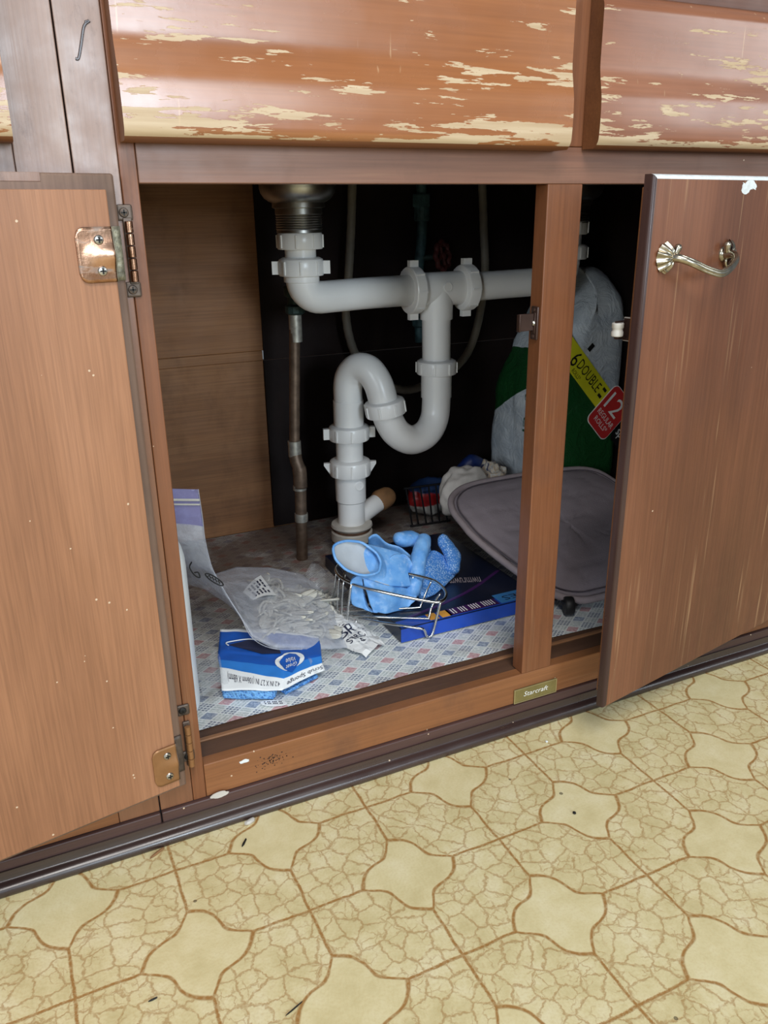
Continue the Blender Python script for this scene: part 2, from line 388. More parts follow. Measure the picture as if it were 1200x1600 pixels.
def sponge_mat():
    t = NT('blue_cellulose_sponge')
    c = t.coord()
    vo = t.voro(c, 330)
    h = t.m_('ADD', vo.outputs[0], t.noise(c, 240, 3))
    base = t.ramp(vo.outputs[0], [(0.1, srgb(58, 116, 196)), (0.55, srgb(120, 180, 236))])
    return t.bsdf(Base__Color=base, Roughness=0.8, Normal=t.bump(h, 0.9, 0.002))
M_SPONGE = sponge_mat()

def film(name, col, alpha, rough, edge=0.0, bumpy=0.3, bs=60):
    t = NT(name)
    c = t.coord()
    a = t.m_('MULTIPLY_ADD', t.step(t.noise(c, bs, 5, 0.65), 0.45, 0.8), 0.25 * alpha + edge, alpha)
    b = t.bump(t.noise(c, bs, 5, 0.6, 0.5), bumpy, 0.004)
    return t.bsdf(Base__Color=col, Roughness=rough, Alpha=a, Normal=b, Specular__IOR__Level=0.6)
M_ZIP = film('translucent_bag_plastic', srgb(210, 215, 226), 0.38, 0.10, 0.14, 0.5, 50)
M_ZIPBAND = film('violet_tinted_bag_top', srgb(150, 152, 204), 0.5, 0.18, 0.1)
M_CLEAR = film('clear_wrapper_film', srgb(214, 219, 224), 0.17, 0.06, 0.18, 0.9, 110)
M_HOOK = film('milky_clear_plastic', srgb(196, 194, 184), 0.94, 0.16, 0.06)

def newsprint():
    t = NT('printed_wrapping_paper')
    c = t.coord()
    k = t.m_('MULTIPLY', t.step(t.noise(t.map(c, (260, 260, 260)), 1.0, 1), 0.60, 0.64), t.step(t.noise(c, 55, 2), 0.5, 0.56))
    base = t.mix(k, srgb(222, 224, 224), srgb(54, 56, 70))
    return t.bsdf(Base__Color=base, Roughness=0.45, Normal=t.bump(t.noise(c, 90, 4), 0.4, 0.002))
M_NEWS = newsprint()

def rag_pattern():
    t = NT('patterned_cloth')
    c = t.coord()
    base = t.ramp(t.noise(c, 60, 3, 0.6, 1.0), [(0.38, srgb(60, 66, 100)), (0.46, srgb(196, 190, 180)), (0.56, srgb(190, 168, 140)), (0.62, srgb(210, 206, 200))])
    return t.bsdf(Base__Color=base, Roughness=0.9, Normal=t.bump(t.noise(c, 300, 3), 0.4, 0.001))
M_RAGP = rag_pattern()

def redwhite():
    t = NT('red_white_blue_bag_print')
    c = t.coord()
    z = t.m_('ADD', t.xyz(c)[2], t.m_('MULTIPLY', t.noise(c, 20, 3), 0.02))
    base = t.ramp(t.m_('MULTIPLY', z, 5.0), [(0.0, srgb(190, 190, 186)), (0.53, srgb(190, 190, 186)), (0.54, srgb(160, 30, 34)), (0.64, srgb(160, 30, 34)), (0.65, srgb(36, 60, 104)), (1.0, srgb(36, 60, 104))])
    return t.bsdf(Base__Color=base, Roughness=0.4)
M_REDBAG = redwhite()

def wrap_pack():
    """printed towel pack: white with a green field below a slanting edge"""
    t = NT('printed_towel_pack_wrap')
    c = t.coord()
    p = t.xyz(c)
    s = t.m_('ADD', t.m_('MULTIPLY', p[2], 0.66), t.m_('MULTIPLY', p[0], 0.755))     # slanted coordinate
    s = t.m_('ADD', s, t.m_('MULTIPLY', t.noise(c, 8, 3), 0.012))
    # s along the normal of the yellow band; green lies below it
    green = t.m_('LESS_THAN', s, 0.7841)
    leftw = t.m_('MULTIPLY', t.m_('LESS_THAN', p[0], 0.692), t.m_('LESS_THAN', t.m_('ADD', p[2], t.m_('MULTIPLY', p[1], 0.6)), 0.5715))
    green = t.m_('MULTIPLY', green, t.m_('SUBTRACT', 1.0, leftw))
    white = t.ramp(t.noise(t.map(c, (1, 1, 3)), 12, 4), [(0.3, srgb(186, 196, 206)), (0.7, srgb(222, 228, 232))])
    base = t.mix(green, white, srgb(26, 76, 38))
    return t.bsdf(Base__Color=base, Roughness=0.3, Normal=t.bump(t.noise(c, 34, 5, 0.65, 1.0), 0.8, 0.006))
M_PACK = wrap_pack()

# ------------------------------------------------------------------ mesh helpers
def obj(name, bm, mats, parent=None, smooth=False, label=None, angle=40):
    me = bpy.data.meshes.new(name)
    bmesh.ops.recalc_face_normals(bm, faces=bm.faces)
    bm.to_mesh(me)
    bm.free()
    for m in (mats if isinstance(mats, (list, tuple)) else [mats]):
        me.materials.append(m)
    o = bpy.data.objects.new(name, me)
    COL.objects.link(o)
    if smooth:
        for p in me.polygons:
            p.use_smooth = True
        if angle < 180:
            try:
                me.set_sharp_from_angle(angle=D2R(angle))
            except Exception:
                pass
    if parent is not None:
        put(o, parent)
    if label:
        o['label'] = label
    return o

def put(o, parent):
    """parent without moving: parents are unrotated empties or doors handled by their own local frames"""
    o.parent = parent
    if parent.get('_frame') is None and parent.type == 'EMPTY':
        o.matrix_parent_inverse = Matrix.Translation(-parent.location)

def thing(name, label, cat, loc, group=None):
    o = bpy.data.objects.new(name, None)
    COL.objects.link(o)
    o.empty_display_size = 0.02
    o.location = loc
    o['label'], o['category'] = label, cat
    if group:
        o['group'] = group
    return o

def tag(o, label, cat, group=None):
    o['label'], o['category'] = label, cat
    if group:
        o['group'] = group
    return o

def struct(o):
    o['kind'] = 'structure'
    return o

def add_box(bm, x0, x1, y0, y1, z0, z1, bev=0.0, seg=2, mi=0):
    r = bmesh.ops.create_cube(bm, size=1.0)
    vs_ = r['verts']
    for v in vs_:
        v.co = V(((x0 + x1) / 2 + v.co.x * (x1 - x0), (y0 + y1) / 2 + v.co.y * (y1 - y0), (z0 + z1) / 2 + v.co.z * (z1 - z0)))
    fs = list({f for v in vs_ for f in v.link_faces})
    for f in fs:
        f.material_index = mi
    if bev:
        es = list({e for v in vs_ for e in v.link_edges})
        bmesh.ops.bevel(bm, geom=es, offset=bev, segments=seg, affect='EDGES', profile=0.5)
    return bm

def box(x0, x1, y0, y1, z0, z1, bev=0.0, seg=2):
    return add_box(bmesh.new(), x0, x1, y0, y1, z0, z1, bev, seg)

def smooth_path(pts, n=8):
    """Catmull-Rom through the points"""
    P = [V(p) for p in pts]
    out = []
    for i in range(len(P) - 1):
        a, b = P[i], P[i + 1]
        p0 = P[i - 1] if i else a * 2 - b
        p3 = P[i + 2] if i + 2 < len(P) else b * 2 - a
        for k in range(n):
            t = k / n
            out.append(0.5 * ((2 * a) + (b - p0) * t + (2 * p0 - 5 * a + 4 * b - p3) * t * t + (3 * a - p0 - 3 * b + p3) * t ** 3))
    out.append(P[-1])
    return out

def frames(path):
    P = [V(p) for p in path]
    T = []
    for i in range(len(P)):
        d = (P[min(i + 1, len(P) - 1)] - P[max(i - 1, 0)])
        T.append(d.normalized())
    up = V((0, 0, 1)) if abs(T[0].z) < 0.9 else V((0, 1, 0))
    Nn = (up - T[0] * up.dot(T[0])).normalized()
    fr = []
    for t in T:
        Nn = (Nn - t * Nn.dot(t)).normalized()
        fr.append((Nn.copy(), t.cross(Nn)))
    return P, fr

def add_tube(bm, path, rad, seg=12, cap=True, mi=0, flat=1.0):
    P, fr = frames(path)
    rings = []
    for i, (p, (a, b)) in enumerate(zip(P, fr)):
        r = rad[i] if isinstance(rad, (list, tuple)) else rad
        rings.append([bm.verts.new(p + a * (r * math.cos(2 * PI * k / seg)) * flat + b * (r * math.sin(2 * PI * k / seg))) for k in range(seg)])
    for i in range(len(rings) - 1):
        for k in range(seg):
            f = bm.faces.new((rings[i][k], rings[i][(k + 1) % seg], rings[i + 1][(k + 1) % seg], rings[i + 1][k]))
            f.material_index = mi
    if cap:
        for r in (rings[0][::-1], rings[-1]):
            f = bm.faces.new(r)
            f.material_index = mi
    return bm

def tube(path, rad, seg=12, cap=True):
    return add_tube(bmesh.new(), path, rad, seg, cap)

def capsule_path(path, r, n=5):
    """path and radii with rounded ends"""
    P = [V(p) for p in path]
    R = list(r) if isinstance(r, (list, tuple)) else [r] * len(P)
    d0, d1 = (P[0] - P[1]).normalized(), (P[-1] - P[-2]).normalized()
    a, ra, b, rb = [], [], [], []
    for k in range(n):
        an = PI / 2 * (1 - k / n)
        a.append(P[0] + d0 * R[0] * math.sin(an)); ra.append(max(R[0] * math.cos(an), 1e-4))
        an = PI / 2 * ((k + 1) / n)
        b.append(P[-1] + d1 * R[-1] * math.sin(an)); rb.append(max(R[-1] * math.cos(an), 1e-4))
    return a + P + b, ra + R + rb

def add_lathe(bm, prof, origin, axis=(0, 0, 1), seg=32, mi=0):
    """prof = list of (radius, height along axis)"""
    ax = V(axis).normalized()
    h = V((1, 0, 0)) if abs(ax.x) < 0.9 else V((0, 1, 0))
    a = (h - ax * h.dot(ax)).normalized()
    b = ax.cross(a)
    O = V(origin)
    rings = []
    for r, z in prof:
        r = max(r, 1e-5)
        rings.append([bm.verts.new(O + ax * z + a * (r * math.cos(2 * PI * k / seg)) + b * (r * math.sin(2 * PI * k / seg))) for k in range(seg)])
    for i in range(len(rings) - 1):
        for k in range(seg):
            f = bm.faces.new((rings[i][k], rings[i][(k + 1) % seg], rings[i + 1][(k + 1) % seg], rings[i + 1][k]))
            f.material_index = mi
    if prof[0][0] > 1e-4:
        bm.faces.new(rings[0][::-1]).material_index = mi
    if prof[-1][0] > 1e-4:
        bm.faces.new(rings[-1]).material_index = mi
    return bm

def lathe(prof, origin, axis=(0, 0, 1), seg=32):
    return add_lathe(bmesh.new(), prof, origin, axis, seg)

def add_prism(bm, pts, d, mi=0):
    """closed outline (3-D points) extruded by vector d"""
    a = [bm.verts.new(V(p)) for p in pts]
    b = [bm.verts.new(V(p) + V(d)) for p in pts]
    n = len(a)
    bm.faces.new(a[::-1]).material_index = mi
    bm.faces.new(b).material_index = mi
    for i in range(n):
        bm.faces.new((a[i], a[(i + 1) % n], b[(i + 1) % n], b[i])).material_index = mi
    return bm

def grid_bm(fn, nu, nv, bm=None, mi=None):
    bm = bm or bmesh.new()
    vs_ = [[bm.verts.new(V(fn(i / nu, j / nv))) for j in range(nv + 1)] for i in range(nu + 1)]
    for i in range(nu):
        for j in range(nv):
            f = bm.faces.new((vs_[i][j], vs_[i + 1][j], vs_[i + 1][j + 1], vs_[i][j + 1]))
            if mi:
                f.material_index = mi((i + 0.5) / nu, (j + 0.5) / nv)
    return bm

def thicken(o, th, off=-1.0, inner=0):
    m = o.modifiers.new('thickness', 'SOLIDIFY')
    m.thickness = th
    m.offset = off
    if inner:
        m.material_offset = inner
    return o

def bake(o):
    """apply an object's modifiers into its mesh"""
    dg = bpy.context.evaluated_depsgraph_get()
    dg.update()
    me = bpy.data.meshes.new_from_object(o.evaluated_get(dg))
    o.modifiers.clear()
    o.data = me
    return o

def blob(center, rad, amp, freq, seed, sub=4, sq=1.0):
    bm = bmesh.new()
    bmesh.ops.create_icosphere(bm, subdivisions=sub, radius=1.0)
    for v in bm.verts:
        n = v.co.normalized()
        if sq != 1.0:
            n = V([math.copysign(abs(c) ** sq, c) for c in n])
        d = noise.noise(n * freq + V((seed, seed * 0.7, 0))) + 0.5 * noise.noise(n * freq * 2.3 + V((0, seed, 1)))
        k = 1 + amp * d
        v.co = V((center[0] + rad[0] * n.x * k, center[1] + rad[1] * n.y * k, center[2] + rad[2] * n.z * k))
    return bm

def text_mesh(s, size=1.0):
    cu_ = bpy.data.curves.new('lettering', 'FONT')
    cu_.body = s
    cu_.size = size
    cu_.resolution_u = 2
    to = bpy.data.objects.new('lettering', cu_)
    COL.objects.link(to)
    dg = bpy.context.evaluated_depsgraph_get()
    me = bpy.data.meshes.new_from_object(to.evaluated_get(dg))
    bpy.data.objects.remove(to)
    return me

def text_on(s, fn, mat, parent, name='lettering', label=None, shear=0.0, stretch=True):
    """letters mapped through fn(u, v): u in 0..1 along the line, v in 0..1 up the letter height"""
    me = text_mesh(s)
    xs = [v.co.x for v in me.vertices]
    ys = [v.co.y for v in me.vertices]
    x0, x1, y0, y1 = min(xs), max(xs), min(ys), max(ys)
    for v in me.vertices:
        u, w = (v.co.x - x0) / (x1 - x0), (v.co.y - y0) / (y1 - y0)
        v.co = V(fn(u + shear * w, w))
    me.materials.append(mat)
    me.name = name
    o = bpy.data.objects.new(name, me)
    COL.objects.link(o)
    put(o, parent)
    if label:
        o['label'] = label
    return o

def plane_fn(o, dx, dy):
    o, dx, dy = V(o), V(dx), V(dy)
    return lambda u, v: o + dx * u + dy * v

def add_screw(bm, p, nrm, r=0.0034):
    """pan-head cross-slot screw, material 0 head, 1 slot"""
    add_lathe(bm, [(r, -0.002), (r, 0.0004), (r * 0.82, 0.0012), (r * 0.4, 0.0016), (0, 0.0017)], p, nrm, 16, 0)
    ax = V(nrm).normalized()
    a = (V((0, 0, 1)) - ax * ax.z).normalized()
    b = ax.cross(a)
    for q in (a, b):
        w = ax.cross(q)
        c = V(p) + ax * 0.0017
        pts = [c + q * (sx * r * 0.62) + w * (sy * r * 0.15) for sx, sy in ((-1, -1), (1, -1), (1, 1), (-1, 1))]
        add_prism(bm, pts, ax * 0.00035, 1)
    return bm

# ------------------------------------------------------------------ setting: floor, base moulding
fl = struct(obj('floor', box(-2.2, 2.6, -2.9, 0.0, -0.03, 0.0), M_LINO))

def base_profile():
    # face board between the cabinet rail and the floor, with a rounded shoe moulding in front
    bm = bmesh.new()
    add_box(bm, -1.6, -0.0462, -0.0035, 0.018, 0.0, 0.0325, 0.0012)
    return bm
bb = struct(obj('baseboard_front', base_profile(), W_BASE))
bb2 = struct(obj('baseboard_front', box(-0.0450, 2.2, -0.0035, 0.018, 0.0, 0.0325, 0.0012), W_BASE))
def shoe_bm():
    prof = [(-0.0034, 0.0), (-0.0130, 0.0), (-0.0144, 0.0020), (-0.0147, 0.0045), (-0.0141, 0.0070), (-0.0127, 0.0091), (-0.0106, 0.0106), (-0.0084, 0.0114), (-0.0062, 0.0118), (-0.0056, 0.0130), (-0.0054, 0.0216), (-0.0034, 0.0218)]
    pr = prof
    n = 60
    bm = bmesh.new()
    rows = []
    for i in range(n + 1):
        x = -1.6 + 3.8 * i / n
        rows.append([bm.verts.new((x, y + 0.0005 * noise.noise(V((x * 9, 0, 0))), z + 0.0007 * noise.noise(V((x * 7, 3, 0))) * (z > 0))) for y, z in pr])
    for i in range(n):
        for k in range(len(pr) - 1):
            bm.faces.new((rows[i][k], rows[i + 1][k], rows[i + 1][k + 1], rows[i][k + 1]))
    bm.faces.new(rows[0])
    bm.faces.new(rows[-1][::-1])
    return bm
shoe = struct(obj('trim_1', shoe_bm(), W_SHOE, smooth=True, angle=60))

# ------------------------------------------------------------------ sink cabinet
cab = thing('sink_base_cabinet', 'brown varnished sink base cabinet standing open over the drain pipes', 'cabinet', (0.39, 0.30, 0.033))
Zt, Zb, Zr = 0.604, 0.071, 0.033          # opening top, opening bottom, bottom of rail
obj('stile', box(-0.0450, -0.0132, 0.0, 0.019, Zr, 0.7616, 0.0008), W_OLDSHEEN, cab, label='worn outer board of the left stile, grey sheen painted into its upper part')
obj('stile', box(-0.0128, 0.0, 0.0, 0.019, Zr, 0.7616, 0.0008), W_FRAME, cab)
obj('mullion', box(0.3765, 0.4170, 0.0, 0.0200, Zb, Zt, 0.0010), W_FRAME, cab)
obj('mullion', box(0.3800, 0.4170, 0.0, 0.0190, Zt + 0.0324, 0.7616, 0.0008), W_FRAME, cab, label='dark stile between the two drawers')
obj('stile', box(0.796, 0.892, 0.0, 0.019, Zr, 0.7616, 0.0008), W_FRAME, cab)
obj('top_rail', box(0.0004, 0.7956, 0.0, 0.019, Zt, Zt + 0.0320, 0.0008), W_RAIL, cab)
def rail_b():
    bm = box(0.0004, 0.7956, 0.0, 0.0140, Zr, Zb, 0.0010)
    return bm
br = obj('bottom_rail', rail_b(), W_RAILB, cab)
# dark sill boards behind the bottom rail
obj('sill_board', box(0.0, 0.7956, 0.0150, 0.0395, 0.052, 0.0700, 0.0008), W_SILL, cab)
obj('sill_lip', box(0.0, 0.7956, 0.0402, 0.0460, 0.052, 0.0712, 0.0010), W_LEDGE, cab)
obj('cabinet_floor', box(-0.022, 0.872, 0.0468, 0.592, 0.052, 0.0690), W_SILL, cab)
obj('side_panel', box(-0.040, -0.022, 0.020, 0.60, Zr, 0.80), W_PLY, cab)
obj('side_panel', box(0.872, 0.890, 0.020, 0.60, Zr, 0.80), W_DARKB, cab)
obj('back_panel', box(-0.022, 0.872, 0.588, 0.604, 0.3750, 0.80, 0.0015), W_PLY, cab)
obj('back_panel', box(-0.022, 0.872, 0.5925, 0.604, 0.052, 0.3590, 0.0015), W_PLY, cab)
obj('shade_back_board', box(0.2640, 0.872, 0.5850, 0.5878, 0.3602, 0.640, 0.0006), W_DARKB, cab, label='added dark board that holds the shade at the right of the back')  # thin dark boards added to carry the shadow on the back wall
obj('shade_back_board', box(0.2640, 0.872, 0.5870, 0.5922, 0.072, 0.3588, 0.0006), W_DARKB, cab)
obj('back_batten', box(-0.022, 0.2636, 0.5900, 0.604, 0.3594, 0.3746, 0.0008), W_PLY, cab)
obj('upper_rail', box(-0.0450, 0.892, -0.0008, 0.0188, 0.7620, 0.8000, 0.0008), W_RAIL, cab)
obj('unseen_sink_stand_in', box(-0.040, 0.890, 0.019, 0.604, 0.640, 0.660), DARKIN, cab)  # unseen flat panel standing in for the sink; seals out light
obj('unseen_top_panel', box(-0.040, 0.890, 0.019, 0.60, 0.795, 0.810), DARKIN, cab)  # unseen panel above the drawers, added to block light from overhead
# paint scuffs on the bottom rail and base
def patch(pts, th, mat, par, name='paint_chip', label=None):
    bm = bmesh.new()
    add_prism(bm, pts, th)
    return obj(name, bm, mat, par, label=label)
def ragged(cx, cz, rx, rz, seed, y, n=22, amp=0.35):
    out = []
    for i in range(n):
        a = 2 * PI * i / n
        k = 1 + amp * noise.noise(V((math.cos(a) * 2 + seed, math.sin(a) * 2, seed * 1.3)))
        out.append((cx + rx * k * math.cos(a), y, cz + rz * k * math.sin(a)))
    return out
patch(ragged(0.0415, 0.0620, 0.0052, 0.0020, 2.0, -0.0002), (0, 0.0004, 0), M_CHIPW, cab, label='pale scrape on the bottom rail')
patch(ragged(0.0120, 0.0338, 0.0100, 0.0030, 5.0, -0.0040), (0, 0.0008, 0), M_PVCOLD, cab, label='grey putty smear below the left stile')
stain = bmesh.new()
for i in range(90):
    gx, gz = random.gauss(0.069, 0.0085), random.gauss(0.0545, 0.0040)
    r = random.uniform(0.0003, 0.0009)
    add_prism(stain, [(gx + r * math.cos(a), -0.0002, gz + r * 0.8 * math.sin(a)) for a in (0, 1.2, 2.5, 3.9, 5.1)], (0, 0.0004, 0))
so = obj('grime_stain', stain, W_EDGE, cab)
so['kind'] = 'stuff'

gouge = [(-0.0245, 0.7085), (-0.0215, 0.7095), (-0.0255, 0.7060), (-0.0290, 0.6945), (-0.0318, 0.6860), (-0.0340, 0.6855)]
bm = bmesh.new()
add_tube(bm, smooth_path([(x, -0.0001, z) for x, z in gouge], 4), 0.0010, 6)
obj('gouge', bm, W_EDGE, cab, smooth=True, label='dark gouge on the upper left stile')
# ---- maker's plate
pl = obj('name_plate', box(0.3660, 0.4270, -0.0016, 0.0002, 0.0335, 0.0525, 0.0012), M_BRASS, cab)
bmr = bmesh.new()
for a, b_, c_, d_ in ((0.3660, 0.4270, 0.0513, 0.0525), (0.3660, 0.4270, 0.0335, 0.0347), (0.3660, 0.3672, 0.0347, 0.0513), (0.4258, 0.4270, 0.0347, 0.0513)):
    add_box(bmr, a, b_, -0.0023, -0.0014, c_, d_, 0.0003, 1)
obj('raised_border', bmr, M_BRASSL, pl)
text_on('Starcraft', plane_fn((0.3795, -0.00175, 0.0405), (0.034, 0, 0), (0, 0, 0.0062)), M_WHITEINK, pl, shear=0.05)

# ---- drawers
def drawer_bm(x0, x1, zlo, zhi, ybase):
    """bowed front: lip flares forward at the bottom, shallow hollow above it, crest near the top"""
    prof = []
    n = 48
    H = zhi - zlo
    for i in range(n + 1):
        t = i / n
        z = zlo + t * H
        # lower half stands forward, steps back at mid height, rounded foot and crest
        k = min(1, max(0, (z - zlo - 0.040) / 0.030))
        k = k * k * (3 - 2 * k)
        y = ybase - 0.0045 * (1 - k) - 0.0012 * math.sin(PI * min(1, t * 2.6))
        if z - zlo < 0.008:
            y += 0.0050 * (1 - (z - zlo) / 0.008) ** 2
        if zhi - z < 0.012:
            y += 0.009 * (1 - (zhi - z) / 0.012) ** 2
        prof.append((y, z))
    bm = bmesh.new()
    nx = 2
    rows = []
    back = -0.0006
    for i in range(nx + 1):
        x = x0 + (x1 - x0) * i / nx
        rows.append([bm.verts.new((x, y, z)) for y, z in prof] + [bm.verts.new((x, back, zhi)), bm.verts.new((x, back, zlo))])
    m = len(rows[0])
    for i in range(nx):
        for k in range(m):
            f = bm.faces.new((rows[i][k], rows[i + 1][k], rows[i + 1][(k + 1) % m], rows[i][(k + 1) % m]))
            f.material_index = 0 if k < n and k >= 1 else 1
    bm.faces.new(rows[0]).material_index = 1
    bm.faces.new(rows[-1][::-1]).material_index = 1
    return bm
obj('drawer', drawer_bm(-0.0102, 0.3800, 0.6320, 0.7610, -0.0215), [M_DRAWER, W_DRAWSIDE], cab, smooth=True, angle=50, label='bowed drawer front with varnish flaked to bare wood')
obj('drawer', drawer_bm(0.4125, 0.8060, 0.6340, 0.7600, -0.0190), [M_DRAWER2, W_DRAWSIDE], cab, smooth=True, angle=50, label='bowed drawer front with a pale scuffed patch')

# ---- left door, swung wide open (inside face to the viewer)
def put_door(name, bm, mats, loc, ang, label, smooth=False):
    o = obj(name, bm, mats, None, smooth=smooth, label=label)
    o.parent = cab
    o.matrix_parent_inverse = Matrix.Translation(-cab.location)
    o.location = loc
    o.rotation_euler = (0, 0, ang)
    o['_frame'] = 1
    return o
AL = D2R(180 + 10.3)
OL = V((-0.0271, -0.0222, 0.0))
RL = Matrix.Translation(OL) @ Matrix.Rotation(AL, 4, 'Z')
bm = box(-0.0100, 0.3970, -0.0200, -0.0098, 0.0625, 0.6105, 0.0020)
dl = put_door('door', bm, W_LIP, OL, AL, 'open left door showing its plain inside face')
obj('inner_panel', box(0.0, 0.3870, -0.0100, 0.0, 0.0723, 0.5992, 0.0008), W_DOORIN, dl)
obj('edge_strip', box(0.0160 + 0.026, 0.3960, -0.0125, -0.0094, 0.6045, 0.6106, 0.0004), W_OLDSHEEN, dl, label='paler strip along the top lip')

# ---- hinges: copper wing wrapped over the door lip, knuckles, screw tabs on the stile
def hinge(zc, h, wing_x, mats, tabs, dented=True, label=None):
    m_w, m_k, m_t = mats
    hroot = bpy.data.objects.new('hinge', None)
    COL.objects.link(hroot)
    hroot.location = (-0.012, -0.007, zc)
    hroot.parent = cab
    hroot.matrix_parent_inverse = Matrix.Translation(-cab.location)
    if label:
        hroot['label'] = label
    hroot.empty_display_size = 0.01
    wroot = Matrix.Translation(hroot.location)
    def sub(name, bm_, m_, sm=False, lab=None):
        o = obj(name, bm_, m_, None, smooth=sm, label=lab)
        o.parent = hroot
        o.matrix_parent_inverse = wroot.inverted()
        return o
    # wing on the inner panel (door local coords): rounded plate with a raised dent in the middle
    z0, z1 = zc - h / 2, zc + h / 2
    R = 0.007
    def wing(u, v):
        # u from step edge (0) to the free edge (1); v up
        x = 0.0002 + wing_x * u
        z = z0 + (z1 - z0) * v
        if u > 1 - R / wing_x:
            k = (u - (1 - R / wing_x)) * wing_x / R
            cut = R * (1 - math.sqrt(max(0, 1 - k * k)))
            z = z0 + cut + (z1 - z0 - 2 * cut) * v
        y = 0.0012 + 0.0030 * math.exp(-((v - 0.5) / 0.17) ** 2) * max(0, 1 - u * 1.15)
        return RL @ V((x, y, z))
    def wing_mi(u, v):
        return 0
    bm_ = grid_bm(wing, 16, 16)
    o = sub('wing_plate', bm_, m_w, True)
    thicken(o, 0.0014, 0)
    # step down over the lip: side wall and lip flat
    def step(u, v):
        pts = [(0.0002, 0.0014), (-0.0003, 0.0008), (-0.0006, -0.0080), (-0.0014, -0.0088), (-0.0094, -0.0088)]
        k = u * (len(pts) - 1)
        i = min(int(k), len(pts) - 2)
        f = k - i
        x = pts[i][0] * (1 - f) + pts[i + 1][0] * f
        y = pts[i][1] * (1 - f) + pts[i + 1][1] * f
        bulge = 0.0030 * math.exp(-((v - 0.5) / 0.17) ** 2) * (1 if u < 0.3 else 0)
        return RL @ V((x, y + bulge, z0 + (z1 - z0) * v))
    o = sub('lip_plate', grid_bm(step, 12, 10), m_t[1], True)
    thicken(o, 0.0012, 0)
    # knuckles
    kb = 5
    for i in range(kb):
        a = z0 - 0.002 + (h + 0.006) * i / kb
        b = z0 - 0.002 + (h + 0.006) * (i + 1) / kb - 0.0006
        sub('knuckle', lathe([(0.0024, a), (0.0030, a + 0.0004), (0.0030, b - 0.0004), (0.0024, b)], (-0.0118, -0.0066, 0), (0, 0, 1), 14), m_k, True)
    bm_ = bmesh.new()
    add_box(bm_, -0.0152, -0.0085, -0.0030, 0.0002, z0 - 0.004, z1 + 0.006, 0.0006, 1)
    sub('frame_leaf', bm_, m_t[0])
    for tz in tabs:
        bm_ = bmesh.new()
        add_box(bm_, -0.0190, -0.0072, -0.0022, 0.0002, tz - 0.0058, tz + 0.0058, 0.0015, 2)
        sub('screw_tab', bm_, m_t[0])
        sub('screw', add_screw(bmesh.new(), (-0.0138, -0.0024, tz), (0, -1, 0), 0.0036), [M_SCREWD if tz < 0.3 else M_HINGED, M_SCREWD])
    for sv in (0.77, 0.21):
        p = RL @ V((wing_x * 0.40, 0.0022, z0 + (z1 - z0) * sv))
        nrm = RL.to_3x3() @ V((0, 1, 0))
        sub('screw', add_screw(bmesh.new(), p, nrm, 0.0036), [M_SCREW, M_SCREWD])
    return hroot
hinge(0.5545, 0.0390, 0.0270, (M_HINGE, M_HINGE, (M_HINGED, M_PATINA)), (0.5835, 0.5270), label='copper hinge with dented wing, upper of the two')
hinge(0.1010, 0.0400, 0.0230, (M_HINGEP, M_HINGEP, (M_HINGED, M_HINGED)), (0.1400, 0.0880), label='brown painted hinge, lower of the two')

# ---- right door, ajar, outside face to the viewer
AR = D2R(10.8)
OR = V((0.4250, -0.0880, 0.0))
def rdoor_bm():
    bm_ = box(0.0, 0.3970, 0.0, 0.0105, 0.0620, 0.6095)
    es = [e for e in bm_.edges if all(abs(v.co.y) < 1e-6 for v in e.verts)]
    bmesh.ops.bevel(bm_, geom=es, offset=0.0040, segments=4, affect='EDGES', profile=0.5)
    for f in bm_.faces:
        c_ = f.calc_center_median()
        nrm = f.normal
        if c_.z > 0.6053 and nrm.z > 0.1:
            f.material_index = 2
        elif c_.x < 0.0041 and nrm.x < -0.1:
            f.material_index = 1
        elif nrm.y < -0.5:
            f.material_index = 0
        else:
            f.material_index = 1
    return bm_
dr = put_door('door', rdoor_bm(), [W_DOOR, W_EDGE, M_CHIPW], OR, AR, 'right door standing ajar with a scratched brown front', smooth=True)
obj('inner_panel', box(0.0100, 0.3870, 0.0100, 0.0200, 0.0723, 0.5992, 0.0008), W_DRAWSIDE, dr)
pts = []
for i in range(34):
    a = 2 * PI * i / 34
    k = 1 + 0.55 * noise.noise(V((math.cos(a) * 2.4, math.sin(a) * 2.4, 3.0)))
    pts.append((0.1480 + 0.0125 * k * math.cos(a), -0.00015, min(0.6054, 0.6000 + 0.0060 * k * math.sin(a) - 0.002 * (math.cos(3 * a)))))
patch(pts, (0, 0.0004, 0), M_CHIPW, dr, 'paint_patch', 'ragged white paint patch at the top edge')

